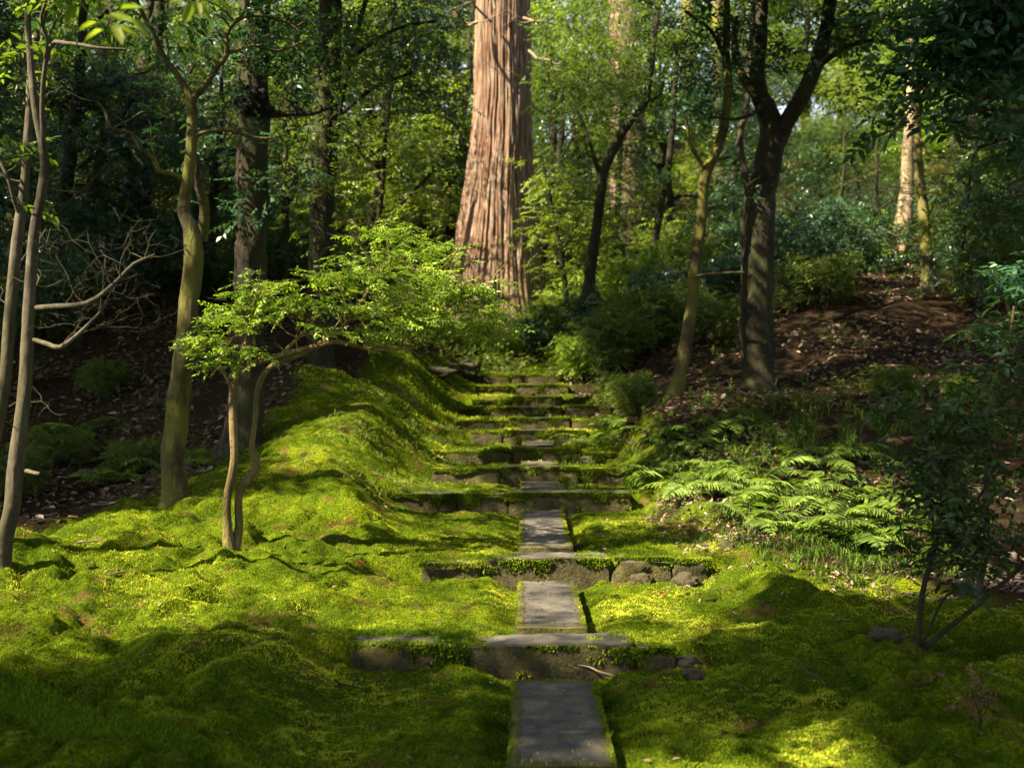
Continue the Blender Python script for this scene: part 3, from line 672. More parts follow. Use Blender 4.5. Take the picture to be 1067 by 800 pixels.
def grass(n, cx, cy, rx, ry, h, name, label, clump=True):
    k = n; c = np.column_stack([rng.normal(cx, rx, n // 14 + 1), rng.normal(cy, ry, n // 14 + 1)])
    b = c[rng.integers(0, len(c), k)] + rng.normal(0, .035, (k, 2)); x, y = b.T; z = GH(x, y) - .01
    a = rng.uniform(0, 6.28, k); hh = h * rng.uniform(.5, 1.2, k); wd = .0035 * rng.uniform(.7, 1.5, k)
    ln = rng.uniform(.2, .8, k) * hh; dx = np.cos(a); dy = np.sin(a)
    def ring(t, wf): return np.stack([np.stack([x + dx * ln * t ** 2 - dy * wd * wf, y + dy * ln * t ** 2 + dx * wd * wf, z + hh * (t - .35 * t ** 3)], 1), np.stack([x + dx * ln * t ** 2 + dy * wd * wf, y + dy * ln * t ** 2 - dx * wd * wf, z + hh * (t - .35 * t ** 3)], 1)], 1)
    V = np.concatenate([ring(0, 1), ring(.45, 1), ring(.8, .7), ring(1, .1)], 1)
    Fq = np.array([[0, 1, 3, 2], [2, 3, 5, 4], [4, 5, 7, 6]])[None] + (np.arange(k) * 8)[:, None, None]
    mb = MB(); mb.add(V.reshape(-1, 3), Fq.reshape(-1, 4), np.repeat(rng.random(k), 3)); return tag(mb.build(name, M['grass'], smooth=False), label, 'grass', kind='stuff')
grass(2600, 2.75, 8.9, .6, .4, .11, 'grass', 'thin green grass growing along the rim of the right moss bank')
grass(3000, 3.3, 12.9, 1.3, .8, .22, 'tall_grass', 'dark grassy undergrowth behind the ferns')

# ---- spray templates
tr = np.random.default_rng(21)
S_shrub = [spray(9, .22, .062, .028, tr, stem=.003) for _ in range(5)]
S_small = [spray(9, .16, .032, .013, tr) for _ in range(5)]
S_bush = [spray(10, .15, .036, .016, tr, fine=True, stem=.002) for _ in range(6)]
S_mid = [spray(9, .30, .085, .036, tr, stem=.004) for _ in range(5)]
S_far = [spray(9, .42, .13, .055, tr, stem=0) for _ in range(5)]
S_forest = [spray(8, .9, .34, .15, tr, stem=0) for _ in range(4)]
S_canopy = [spray(8, .5, .17, .075, tr, stem=0) for _ in range(4)]
S_sap = [spray(6, .17, .062, .026, tr, fine=True, stem=.003) for _ in range(5)]
S_near = [spray(7, .20, .085, .036, tr, fine=True, stem=.003) for _ in range(5)]

# undergrowth masses on the banks
def undergrowth(n, xr, yr, tm, mat, name, label, dens, hmax=.3):
    x = rng.uniform(*xr, n); y = rng.uniform(*yr, n); ok = rng.random(n) < dens(x, y); x = x[ok]; y = y[ok]
    p = np.stack([x, y, GH(x, y) + rng.random(len(x)) ** 1.5 * hmax], 1)
    mb = MB(); foliage(mb, p, tm, rng, .5, up=.4, filt=False, smin=.5, smax=1.0); return tag(mb.build(name, mat, smooth=False), label, 'undergrowth', kind='stuff')
undergrowth(9000, (-8.5, -1.2), (10.2, 20), S_small, M['mid'], 'undergrowth', 'low ferny undergrowth on the dark left bank', lambda x, y: (1 - mossm(x, y)) * sstep(-.3, .4, fbm(x * .9, y * .9, None, 3)), .16)
undergrowth(24000, (1.2, 8.5), (9.5, 20), [(V_ * .6, F_, L_) for V_, F_, L_ in S_shrub], M['mid'], 'ground_cover', 'low leafy ground cover on the right bank', lambda x, y: (1 - mossm(x, y)) * sstep(-.1, .5, fbm(x * .9 + 4, y * .9, None, 3)) * (.25 + .75 * (1 - sstep(13, 16, y))), .2)
undergrowth(5200, (-2.0, -.75), (10.8, 17.5), [(V_ * .5, F_, L_) for V_, F_, L_ in S_small], M['bright'], 'creeping_leaves', 'small creeping green leaves on the steep side of the left mound', lambda x, y: sstep(-.1, .5, fbm(x * 1.3 + 4, y * 1.3, None, 3)), .05)
undergrowth(9000, (-1.5, 3), (20.5, 26), S_small, M['bright'], 'undergrowth_behind_stairs', 'sunlit low plants around the foot of the giant cedar', lambda x, y: sstep(-.3, .3, fbm(x * .9 + 4, y * .9, None, 3)), .35)
undergrowth(34000, (-19, 19), (20, 47), S_far, M['mid'], 'woodland_floor_plants', 'leafy evergreen undergrowth beneath the far trees', lambda x, y: sstep(-.2, .4, fbm(x * .5 + 4, y * .5, None, 3)) * (1 - .9 * ((np.abs(x) < 2) & (y < 26))), 1.1)

# ------------------------------------------------------------------ trees
def px_tube(mb, pts, sides=12, step=.10, rough=.12, seed=0, wig=0.0, flute=0):
    c = [P(a, b, d) for a, b, d, wpx in pts]; r = [wpx * d / F / 2 for a, b, d, wpx in pts]
    return tube(mb, c, r, sides, step, rough, wig, seed, flute)

def twigs_along(mb, pts, rng, n, L, r, depth, tips, up=.2, **kw):
    pts = np.asarray(pts)
    for k in range(n):
        i = rng.integers(len(pts) // 4, len(pts)); dd = rng.normal(0, 1, 3); dd[2] = abs(dd[2]) * .5 + .1
        grow(mb, pts[i], dd, L * rng.uniform(.6, 1.2), r * rng.uniform(.7, 1.2), depth, rng, tips, up=up, **kw)

# 1. the giant cedar
ced = thing('cedar_tree', P(517, 368, 24), 'giant old cedar with sunlit reddish stringy bark standing behind the stairs', 'tree')
prof = [(-260, 524, 22), (-60, 525, 26), (0, 524.5, 28), (60, 524, 29), (110, 523.5, 30), (150, 522, 32), (200, 519, 37.5), (250, 517, 44), (290, 516, 50), (330, 515, 57), (362, 514, 68), (385, 514, 80)]
prof = prof[::-1]; pz = np.array([CZ + (HY - p) * 24 / F for p, _, _ in prof]); pc = np.array([(c - CX) * 24 / F for _, c, _ in prof]); pr = np.array([r * 24 / F for _, _, r in prof])
zz = np.concatenate([np.linspace(pz[0], 9.3, 330), np.linspace(9.4, pz[-1] + 6, 20)])
th = np.linspace(0, 2 * np.pi, 360, endpoint=False)
TH, ZZ = np.meshgrid(th, zz)
rad = np.interp(ZZ, pz, pr); rad = np.where(ZZ > pz[-1], pr[-1] - (ZZ - pz[-1]) * .02, rad); cxx = np.interp(ZZ, pz, pc)
ct, st_ = np.cos(TH), np.sin(TH)
big = perlin(ct * 1.6, st_ * 1.6, ZZ * .18) + .5 * perlin(ct * 4 + 9, st_ * 4, ZZ * .22)
strip = 1 - np.abs(perlin(ct * 11 + .6 * perlin(ct * 3, st_ * 3, ZZ * .8), st_ * 11, ZZ * .32)) * 2
strip2 = 1 - np.abs(perlin(ct * 26, st_ * 26, ZZ * .6 + 4)) * 2
butt = sstep(4.2, 2.2, ZZ) * .14 * perlin(ct * 2.2 + 4, st_ * 2.2, ZZ * .2)
rad = (rad - .055) * (1 + .07 * big + butt) + .045 * strip + .022 * strip2 + .02 * perlin(ct * 9, st_ * 9, ZZ * 2.2)
mb = MB(); V = np.stack([cxx + rad * ct, 24 + rad * st_, ZZ], -1); i = np.arange(V.shape[0] * V.shape[1]).reshape(V.shape[:2])
mb.add(V.reshape(-1, 3), np.stack([i[:-1], np.roll(i[:-1], -1, 1), np.roll(i[1:], -1, 1), i[1:]], -1).reshape(-1, 4))
mb.build('trunk', M['cedar'], ced)
r_ = np.random.default_rng(5)
for k_, (a, b, dx, dz, L) in enumerate([(512, 22, -.6, .55, .9), (516, 8, -.5, .9, .8), (497, 22, -1, -.75, 1.2), (545, 18, 1, .25, .8), (551, 52, .9, -.6, .7)]):
    mb = MB(); tips = []; p0 = P(a, b, 23.3)
    grow(mb, p0, (dx, -.5, dz), L, .035, 2, r_, tips, up=0, wander=.3, sides=6); mb.build('dead_branch', M['bark_pale'], ced)
mb = MB(); cc = np.array([.0, 24, 15.5])
foliage(mb, shoots(in_ellipsoid(cc, (3.4, 3.4, 4.2), 500, r_), r_, 7, .4), S_canopy, r_, .4, cc)
mb.build('crown', M['canopy'], ced)
# moss mound at the cedar's foot
mb = MB(); p = in_ellipsoid(P(541, 362, 22.6), (.36, .3, .42), 1500, r_, .2); foliage(mb, p, S_small, r_, .6, filt=False, smin=.5, smax=.8, up=-.5)
tag(mb.build('hanging_fern', M['bright'], smooth=False), 'bright green drooping fern mound right of the cedar base', 'fern')

# 2. small leaning garden tree with the bright layered crown
r_ = np.random.default_rng(8); base = P(242, 571, 8.5); base[2] = G(base[0], base[1])
tree = thing('small_tree', base, 'slender multi-stemmed small tree with bright green layered crown on the left moss bank', 'tree')
mb = MB(); tips = []
stems = [[(240, 575, 8.5, 17), (238, 550, 8.5, 10), (238, 520, 8.5, 9), (244, 480, 8.5, 8.5), (243, 440, 8.5, 8.5), (243, 405, 8.5, 8), (249, 380, 8.5, 6.5), (258, 350, 8.55, 5)],
         [(244, 573, 8.52, 14), (249, 550, 8.55, 9), (250, 515, 8.55, 8), (268, 485, 8.6, 8.5), (262, 470, 8.6, 6), (266, 440, 8.6, 5.5), (270, 405, 8.6, 5.5), (285, 380, 8.6, 5), (320, 368, 8.6, 4), (345, 345, 8.7, 3)],
         [(266, 425, 8.6, 5.2), (272, 395, 8.65, 5), (290, 372, 8.7, 4.5), (310, 352, 8.7, 4), (330, 330, 8.75, 3)],
         [(256, 382, 8.52, 7), (268, 378, 8.5, 7), (300, 368, 8.5, 6), (330, 361, 8.5, 5.5), (352, 357, 8.5, 5), (385, 364, 8.5, 4), (425, 362, 8.55, 3.2), (455, 350, 8.6, 2)],
         [(243, 405, 8.5, 6), (232, 385, 8.45, 4), (222, 360, 8.4, 3)], [(330, 361, 8.5, 4), (360, 335, 8.5, 3.5), (385, 300, 8.6, 3), (410, 265, 8.7, 2)], [(385, 364, 8.5, 3), (430, 340, 8.5, 2.5), (475, 315, 8.5, 2), (510, 300, 8.6, 1.5)],
         [(360, 335, 8.5, 3), (395, 325, 8.45, 2.5), (440, 300, 8.4, 2), (465, 275, 8.4, 1.5)], [(268, 378, 8.5, 4), (262, 345, 8.4, 3), (250, 320, 8.35, 2)]]
for k_, s_ in enumerate(stems):
    c, r = px_tube(mb, s_, 10, .05, .16, seed=k_ * 3 + 1, wig=.012)
    if k_ in (3, 5, 6, 7): twigs_along(mb, c, r_, 12, .34, .006, 1, tips, up=.15, sides=4, flat=.4)
    if k_ in (4, 8, 1, 2): twigs_along(mb, c[len(c) * 2 // 3:], r_, 5, .28, .006, 1, tips, up=.12, sides=4, flat=.4)
mb.build('trunk', M['bark_gold'], tree)
pads = [(218, 352, 8.4, 28, 12, 36), (214, 374, 8.5, 18, 9, 18), (250, 335, 8.4, 38, 12, 40), (262, 312, 8.5, 34, 11, 32), (290, 325, 8.6, 40, 13, 40), (305, 297, 8.6, 40, 11, 34), (240, 372, 8.3, 34, 8, 22), (330, 315, 8.4, 36, 14, 34), (335, 345, 8.4, 26, 7, 16),
        (355, 290, 8.6, 40, 13, 40), (385, 268, 8.7, 42, 13, 46), (410, 245, 8.8, 34, 14, 36), (425, 285, 8.5, 46, 15, 52), (400, 320, 8.4, 44, 13, 44), (440, 335, 8.4, 40, 12, 36), (465, 300, 8.5, 40, 18, 44), (450, 262, 8.7, 36, 14, 36), (420, 350, 8.6, 34, 7, 20),
        (482, 325, 8.5, 26, 16, 24), (492, 300, 8.6, 22, 16, 18), (502, 318, 8.7, 16, 12, 9), (375, 345, 8.5, 32, 8, 20), (512, 300, 8.7, 18, 20, 10), (518, 330, 8.6, 16, 12, 8), (488, 352, 8.6, 18, 8, 8), (365, 235, 8.9, 20, 8, 8), (230, 325, 8.6, 24, 9, 16)]
mb = MB()
for (a, b, d, rx, rz, n_) in pads:
    c = P(a, b, d); c = in_ellipsoid(c, (rx * d / F * 1.15, rx * d / F, rz * d / F * .9), int(n_ * .8), r_, .65)
    c[:, 2] = np.round(c[:, 2] / .085) * .085 + r_.normal(0, .012, len(c)) - .12 * (c[:, 0] + 1.2) * .2
    c = c[fbm(c[:, 0] * 4, c[:, 1] * 4, c[:, 2] * 9, 2) > -.12]
    foliage(mb, shoots(c, r_, 5, .05, .3), S_bush, r_, .28, P(330, 350, 8.5), .55, 1.15, tintscale=3, filt=False)
mb.build('crown', M['bright'], tree, smooth=False)

# general hand-placed tree
def hand_tree(name, base_px, label, trunks, bark, crown=None, tm=None, leafmat=None, seed=1, sides=14, twigs=None, cat='tree', flute=0, partname='crown', layered=.4, high=None, wig=.02, rough=.14):
    if name == 'grey_tree':
        q7 = lambda l, f=1.0: [(a, c_, d_ * 1.25, w_[0] * f, *w_[1:]) for a, c_, d_, *w_ in l]
        base_px = (base_px[0], base_px[1], base_px[2] * 1.25); trunks = [q7(l, .85) for l in trunks]; crown = q7(crown)
    r_ = np.random.default_rng(seed); b = P(*base_px); b[2] = G(b[0], b[1])
    T_ = thing(name, b, label, cat); mb = MB(); tips = []
    for k, s_ in enumerate(trunks):
        s_ = list(s_)
        if k == 0: s_ = [(s_[0][0], s_[0][1] + 16, s_[0][2], s_[0][3] * 1.9), (s_[0][0], s_[0][1] + 2, s_[0][2], s_[0][3] * 1.25), (s_[0][0] * .6 + s_[1][0] * .4, s_[0][1] * .6 + s_[1][1] * .4, s_[0][2], s_[0][3] * .55 + s_[1][3] * .45)] + s_[1:]
        if k == 0:
            q_ = P(*s_[0][:3]); dz_ = q_[2] - (G(q_[0], q_[1]) - .12)
            if dz_ > 0: s_ = [(s_[0][0], s_[0][1] + dz_ * F / s_[0][2], s_[0][2], s_[0][3] * 1.05)] + s_[0 if dz_ > .3 else 1:]
        c, r = px_tube(mb, s_, sides if k == 0 else max(6, sides - 4), .08, rough, seed * 5 + k, wig, flute)
        if twigs and k in twigs: twigs_along(mb, c, r_, twigs[k][0], twigs[k][1], twigs[k][2], twigs[k][3], tips, up=.12, sides=4)
    mb.build('trunk', M[bark], T_)
    if crown:
        mb = MB()
        for (a, bb, d, rx, rz, n_) in crown:
            c = in_ellipsoid(P(a, bb, d), (rx * d / F, rx * d / F, rz * d / F), n_, r_, .45)
            if tm is S_near: foliage(mb, shoots(c, r_, 4, .09, .6), tm, r_, layered, None, .6, 1.1, floor=.35)
            else: foliage(mb, shoots(c, r_, 6, .2, .5), tm, r_, layered, P(a, bb, d), .7, 1.2, floor=.35)
        if tips and tm is not None and name != 'grey_tree':
            tp = np.array([p for p, _ in tips]); foliage(mb, shoots(tp, r_, 3, .08, .6), tm, r_, layered)
        mb.build(partname, M[leafmat], T_, smooth=False)
    if high:  # unseen leaves added above the frame to shade the banks
        mb = MB(); cc = np.array([b[0] + high[0], b[1] + high[1], b[2] + high[2]]); q = shoots(in_ellipsoid(cc, (high[3], high[3], 2.0), int(30 * high[3] ** 2), r_, .5), r_, 5, .45, .5, gap=.55, gthr=-.5); q = q[out_of_view(q, .35)]
        foliage(mb, q, S_canopy, r_, .35, cc, .8, 1.3); mb.build('upper_shade_crown', M['canopy'], T_, smooth=False)
    return T_

# 3. twisting tree on the left moss rim
hand_tree('crooked_tree', (182, 520, 10), 'crooked mossy tree with golden side branch on the left moss rim', [
    [(184, 518, 10, 27), (180, 480, 10, 24), (184, 430, 10, 24), (192, 370, 10, 23), (198, 310, 10, 21), (203, 262, 10, 20), (198, 235, 10, 16), (190, 222, 10, 13), (192, 195, 10, 12), (198, 160, 10, 12), (200, 120, 10, 11), (198, 100, 10, 11)],
    [(190, 187, 10, 6), (178, 180, 9.9, 5.5), (165, 177, 9.8, 6), (160, 166, 9.8, 5.5), (145, 155, 9.7, 5), (135, 140, 9.7, 5), (115, 134, 9.6, 4), (108, 115, 9.6, 3.5), (100, 105, 9.6, 2.5)],
    [(198, 102, 10, 9), (185, 80, 10, 7), (170, 62, 10, 6), (160, 40, 10, 5), (145, 10, 10, 4), (130, -40, 10, 3)],
    [(199, 104, 10, 8), (215, 84, 10, 6.5), (228, 66, 10, 6), (236, 55, 10, 6), (235, 35, 10, 5), (250, 18, 10, 5), (275, 14, 10, 4), (300, 22, 10, 3), (312, 32, 10, 2)],
    [(236, 55, 10, 4), (260, 48, 10, 3.5), (290, 52, 10, 3), (315, 42, 10, 2.5)],
    [(200, 142, 10, 5), (215, 137, 10, 4.5), (240, 134, 10, 4), (262, 142, 10, 3.5), (282, 144, 10, 2.5)],
    [(210, 250, 10.4, 12), (213, 215, 10.3, 11), (206, 190, 10.2, 9), (204, 160, 10.1, 6)]],
    'bark_moss', [(150, 30, 10.2, 70, 24, 26), (280, 30, 10.3, 60, 28, 26), (215, -30, 10, 120, 40, 60), (285, 60, 10.4, 30, 12, 8)], S_near, 'glossy', 12, twigs={1: (4, .5, .008, 1), 2: (4, .6, .01, 1), 3: (4, .5, .009, 1), 5: (3, .4, .007, 1)}, high=(-.5, -2, 6.5, 2.8))

# 4. thick dark trunk behind it
t4 = hand_tree('oak_tree', (252, 468, 12.6), 'thick dark straight trunk with a black burl behind the crooked tree', [
    [(252, 466, 12.6, 48), (255, 430, 12.6, 36), (258, 360, 12.6, 32), (261, 280, 12.6, 31), (263, 200, 12.6, 31), (264, 110, 12.6, 32), (265, 20, 12.6, 31), (266, -60, 12.6, 30), (268, -200, 12.6, 26)],
    [(270, 118, 12.6, 7), (300, 117, 12.5, 6), (325, 117, 12.4, 5), (350, 108, 12.3, 4)]],
    'bark_dark', [(262, 40, 12.2, 50, 24, 22), (300, 90, 12.4, 36, 22, 22), (235, 30, 12.2, 40, 24, 18), (295, 180, 12.6, 32, 18, 16), (240, 150, 12.4, 30, 16, 12), (310, 30, 12.6, 40, 22, 22), (270, 215, 12.4, 24, 10, 8), (225, 90, 12.6, 30, 18, 12)], S_mid, 'glossy', 13, sides=22, flute=.12, wig=.03, high=(0, -1, 8, 4.0))
mb = MB(); p0 = P(262, 106, 12.45)
u, v = np.meshgrid(np.linspace(0, 2 * np.pi, 31), np.linspace(0, np.pi, 19)); n_ = np.stack([np.cos(u) * np.sin(v), np.sin(u) * np.sin(v), np.cos(v)], -1)
V = n_ * (1 + .5 * fbm(n_[..., 0] * 2.5, n_[..., 1] * 2.5, n_[..., 2] * 2.5, 3))[..., None] * np.array([.16, .12, .17]) + p0; i = np.arange(V.shape[0] * V.shape[1]).reshape(V.shape[:2])
mb.add(V, np.stack([i[:-1, :-1], i[1:, :-1], i[1:, 1:], i[:-1, 1:]], -1).reshape(-1, 4)); mb.build('burl', M['burl'], t4)
# 5. trunk behind the small tree
hand_tree('cedar_tree', (338, 405, 16.5), 'brown mossy trunk rising behind the crown of the small bright tree', [
    [(338, 404, 16.5, 42), (334, 370, 16.5, 28), (334, 300, 16.5, 25), (336, 200, 16.5, 25), (340, 120, 16.5, 24), (343, 30, 16.5, 23), (345, -80, 16.5, 20)]], 'bark_dark', [(345, 60, 15.6, 54, 28, 44), (340, 140, 15.6, 44, 22, 34), (310, 130, 16, 44, 22, 30), (375, 110, 16, 44, 24, 24), (340, 190, 15.8, 40, 18, 18), (300, 200, 16.4, 36, 18, 14), (355, 235, 16, 36, 12, 10)], S_mid, 'mid', 14, sides=18, flute=.1, high=(-.5, 0, 9, 4.0))
hand_tree('slim_tree', (155, 300, 19), 'slim brown trunk far back between the crooked tree and the left edge', [
    [(150, 310, 19, 16), (150, 200, 19, 13), (152, 130, 19, 13), (160, 80, 19, 12), (165, 20, 19, 11), (168, -60, 19, 9)]], 'bark_dark', None, None, None, 15)
# 6. the pale stems at the left edge
hand_tree('grey_tree', (2, 585, 6.0), 'smooth grey-brown bare-branched tree leaning at the left edge, the nearer stem', [
    [(0, 583, 6.0, 22), (12, 520, 6.0, 19), (20, 460, 6.0, 17), (26, 400, 6.0, 16), (30, 340, 6.0, 14), (34, 280, 6.0, 14), (38, 230, 6.0, 12), (46, 170, 6.0, 11), (36, 110, 6, 9), (30, 40, 6, 8), (22, -40, 6, 7)],
    [(36, 321, 6, 7), (60, 318, 5.95, 7), (90, 315, 5.9, 6.5), (108, 305, 5.9, 6), (125, 290, 5.9, 5), (138, 276, 5.9, 4), (160, 266, 5.9, 2)],
    [(32, 353, 6, 6), (48, 360, 5.95, 6), (62, 362, 5.9, 6), (80, 350, 5.9, 5.5), (95, 336, 5.9, 4.5), (108, 322, 5.9, 3), (112, 312, 5.9, 2)],
    [(24, 490, 6, 6), (33, 491, 5.95, 5), (42, 492, 5.9, 4)],
    [(46, 170, 6, 7), (44, 100, 5.9, 6), (52, 46, 5.8, 6), (70, 44, 5.7, 5), (100, 50, 5.6, 4), (130, 50, 5.6, 3)], [(50, 45, 5.8, 4), (40, 15, 5.7, 4), (55, -20, 5.6, 3)], [(45, 60, 5.8, 3.5), (55, 25, 5.8, 3.2), (70, 0, 5.8, 3)]],
    'bark_grey', [(60, -15, 5.8, 80, 26, 26), (20, 60, 6.1, 30, 26, 9), (20, 150, 6.1, 24, 12, 4), (40, 205, 6, 20, 8, 2)], S_near, 'mid', 16, twigs={0: (5, .35, .006, 1), 1: (11, .34, .0035, 2), 2: (9, .30, .003, 2)})
hand_tree('grey_tree', (-12, 470, 6.3), 'smooth grey-brown tree at the left edge, the stem behind with no low branches', [
    [(-20, 560, 6.3, 19), (-4, 440, 6.3, 16), (6, 380, 6.3, 15), (13, 300, 6.3, 14), (20, 240, 6.3, 13), (26, 190, 6.3, 11), (30, 120, 6.3, 10), (34, 60, 6.3, 9), (46, 10, 6.3, 8), (60, -60, 6.3, 7)],
    [(22, 230, 6.3, 6), (10, 190, 6.2, 5), (-5, 160, 6.2, 4)]], 'bark_grey', [(0, 145, 6.3, 18, 12, 4), (50, 20, 6.4, 30, 14, 6)], S_near, 'glossy', 17, twigs={0: (8, .4, .007, 1)})
# 7. the dark forked tree on the right bank
hand_tree('forked_tree', (789, 405, 15), 'large dark forked tree standing on the leaf-littered right bank', [
    [(789, 402, 15, 34), (789, 360, 15, 31), (789, 300, 15, 32), (791, 250, 15, 30), (795, 200, 15, 27), (803, 160, 15, 28), (808, 130, 15, 27)],
    [(806, 140, 15, 24), (800, 118, 15, 22), (792, 98, 15, 18), (790, 70, 15, 15), (794, 30, 15, 13), (796, -30, 15, 12), (800, -150, 15, 9)],
    [(808, 145, 15, 22), (822, 125, 14.9, 18), (834, 104, 14.8, 17), (846, 78, 14.8, 16), (858, 40, 14.8, 14), (866, 0, 14.8, 13), (880, -80, 14.8, 11)],
    [(792, 100, 15, 12), (778, 86, 15, 10), (768, 60, 15.1, 8), (765, 20, 15, 6)], [(800, 105, 14.8, 6), (785, 118, 14.5, 4.5), (765, 124, 14.3, 3.5), (740, 122, 14, 2.5)],
    [(850, 70, 14.8, 7), (880, 50, 14.5, 5), (910, 42, 14.2, 4), (940, 50, 14, 3)]],
    'bark_dark', [(770, 40, 15, 60, 25, 26), (870, 30, 15, 60, 25, 26), (820, -40, 15, 130, 50, 90), (740, 80, 14.6, 36, 16, 12), (900, 90, 15, 40, 18, 12)], S_mid, 'glossy', 18, sides=20, flute=.1, twigs={3: (4, .7, .012, 1), 5: (4, .6, .01, 1)}, high=(.5, -1, 8, 4.5))
# 8. slender leaning one to its left
hand_tree('leaning_tree', (705, 404, 14.6), 'slender lichen-flecked tree leaning right beside the upper stairs', [
    [(703, 408, 14.6, 16), (712, 370, 14.6, 14), (719, 330, 14.6, 12), (724, 285, 14.6, 12), (730, 240, 14.6, 11), (734, 190, 14.6, 12), (745, 160, 14.6, 10), (755, 130, 14.6, 10), (759, 90, 14.6, 9), (757, 40, 14.6, 8), (760, -40, 14.6, 7)],
    [(733, 185, 14.6, 7), (728, 165, 14.5, 5), (720, 150, 14.4, 4), (715, 120, 14.3, 3)], [(757, 60, 14.6, 5), (740, 30, 14.5, 4), (715, 10, 14.4, 3)], [(722, 288, 14.5, 3), (745, 285, 14.3, 2.5), (775, 284, 14.1, 2)]],
    'bark_moss', [(720, 30, 14.6, 50, 25, 22), (690, 110, 14.8, 36, 20, 12), (740, 100, 14.5, 30, 14, 10)], S_mid, 'glossy', 19, sides=12, twigs={0: (6, .8, .012, 1)}, high=(0, -2, 7, 2.5))
hand_tree('thin_tree', (776, 325, 17), 'thin pale stem close behind the forked tree', [
    [(776, 326, 17, 8), (776, 280, 17, 7), (775, 230, 17, 6.5), (779, 205, 17, 7), (776, 175, 17, 7), (772, 145, 17, 7), (778, 110, 17, 6), (783, 40, 17, 5), (785, -50, 17, 4)]], 'bark_grey', None, None, None, 20, sides=8)
# right back trunks
hand_tree('pale_tree', (940, 272, 22), 'sunlit pale trunk at the top of the right bank, left of the yellow mossy one', [
    [(940, 272, 22, 26), (941, 240, 22, 18), (945, 200, 22, 15), (947, 160, 22, 13), (950, 120, 22, 12), (952, 60, 22, 11), (955, -40, 22, 10)], [(950, 128, 22, 8), (962, 100, 22, 6), (985, 60, 21.8, 5), (1010, 30, 21.5, 4)]], 'bark_pale', [(960, 20, 22, 70, 24, 26)], S_mid, 'mid', 22)
hand_tree('mossy_tree', (968, 318, 19.5), 'thin yellow mossy trunk on the right bank beside the pale one', [
    [(968, 316, 19.5, 18), (967, 280, 19.5, 14), (964, 230, 19.5, 11), (958, 180, 19.5, 10), (956, 130, 19.5, 9), (955, 60, 19.5, 8), (950, -40, 19.5, 7)], [(956, 140, 19.5, 5), (968, 160, 19.4, 4), (990, 165, 19.2, 3)]], 'bark_yellow', None, None, None, 23, twigs={0: (4, .8, .014, 1)})
hand_tree('broadleaf_tree', (640, 300, 29), 'leafy mid green tree veiling the upper part of the second cedar', [
    [(640, 305, 29, 8), (642, 240, 29, 7), (646, 160, 29, 6), (650, 60, 29, 5)]], 'bark_dark',
    [(652, 140, 29, 34, 18, 50), (645, 95, 29, 40, 22, 70), (660, 50, 29, 40, 26, 80), (645, 5, 29, 44, 26, 80), (690, 110, 29, 34, 20, 24)], S_mid, 'mid', 45, sides=7)
hand_tree('cedar_tree', (655, 290, 32), 'sunlit second cedar trunk far behind, right of the giant one', [
    [(655, 300, 32, 52), (655, 260, 32, 42), (656, 220, 32, 38), (655, 180, 32, 36), (654, 120, 32, 34), (652, 40, 32, 32), (650, -80, 32, 28)]], 'cedar', None, None, None, 24, sides=28, flute=.15)
hand_tree('pale_tree', (748, 280, 38), 'distant pale slim trunk seen between the leaning and forked trees', [
    [(748, 290, 38, 16), (750, 220, 38, 12), (750, 150, 38, 12), (748, 60, 38, 11), (748, -40, 38, 10)]], 'bark_yellow', None, None, None, 25)
hand_tree('cedar_tree', (722, 280, 42), 'distant yellowish cedar trunk seen left of the leaning tree', [
    [(716, 290, 42, 22), (718, 220, 42, 18), (718, 100, 42, 17), (718, -40, 42, 15)]], 'bark_yellow', None, None, None, 26)
hand_tree('curved_tree', (614, 300, 21), 'dark curved tree sweeping right above the upper stairs', [
    [(614, 300, 21, 12), (618, 260, 21, 11), (625, 215, 21, 10), (630, 180, 21, 10), (645, 145, 21, 9), (660, 122, 21, 9), (672, 105, 21, 8), (678, 70, 21, 7), (684, 20, 21, 6), (690, -50, 21, 5)],
    [(672, 105, 21, 5), (688, 98, 21, 4), (692, 85, 21, 3)], [(628, 190, 21, 5), (615, 150, 21, 4), (600, 110, 21, 3)]], 'bark_dark', [(620, 90, 21.5, 60, 45, 60), (690, 50, 21.5, 50, 40, 40), (600, 30, 22, 50, 30, 30)], S_mid, 'mid', 27, twigs={0: (6, .9, .014, 1)})
hand_tree('thin_tree', (683, 250, 23), 'thin dark stem leaning right of the second cedar', [
    [(676, 300, 23, 8), (683, 250, 23, 8), (690, 205, 23, 8), (697, 170, 23, 7), (702, 120, 23, 6), (706, 40, 23, 5)]], 'bark_dark', None, None, None, 28)
hand_tree('maple_tree', (592, 335, 22.3), 'light yellow-green leafy maple overlapping the right side of the giant cedar', [
    [(592, 335, 22.3, 7), (588, 290, 22.3, 6), (580, 240, 22.2, 5), (572, 200, 22.1, 4), (565, 165, 22, 3)], [(584, 260, 22.2, 4), (610, 235, 22.2, 3), (635, 225, 22.3, 2)]], 'bark_dark',
    [(568, 172, 22, 26, 10, 10), (575, 195, 22, 30, 12, 14), (590, 225, 22, 32, 14, 14), (620, 245, 22.3, 34, 16, 16), (560, 250, 22, 16, 14, 6), (600, 275, 22.2, 34, 14, 14), (640, 215, 22.6, 26, 14, 8), (700, 235, 24, 24, 14, 6)], S_mid, 'yellow', 41, sides=7, layered=.3)
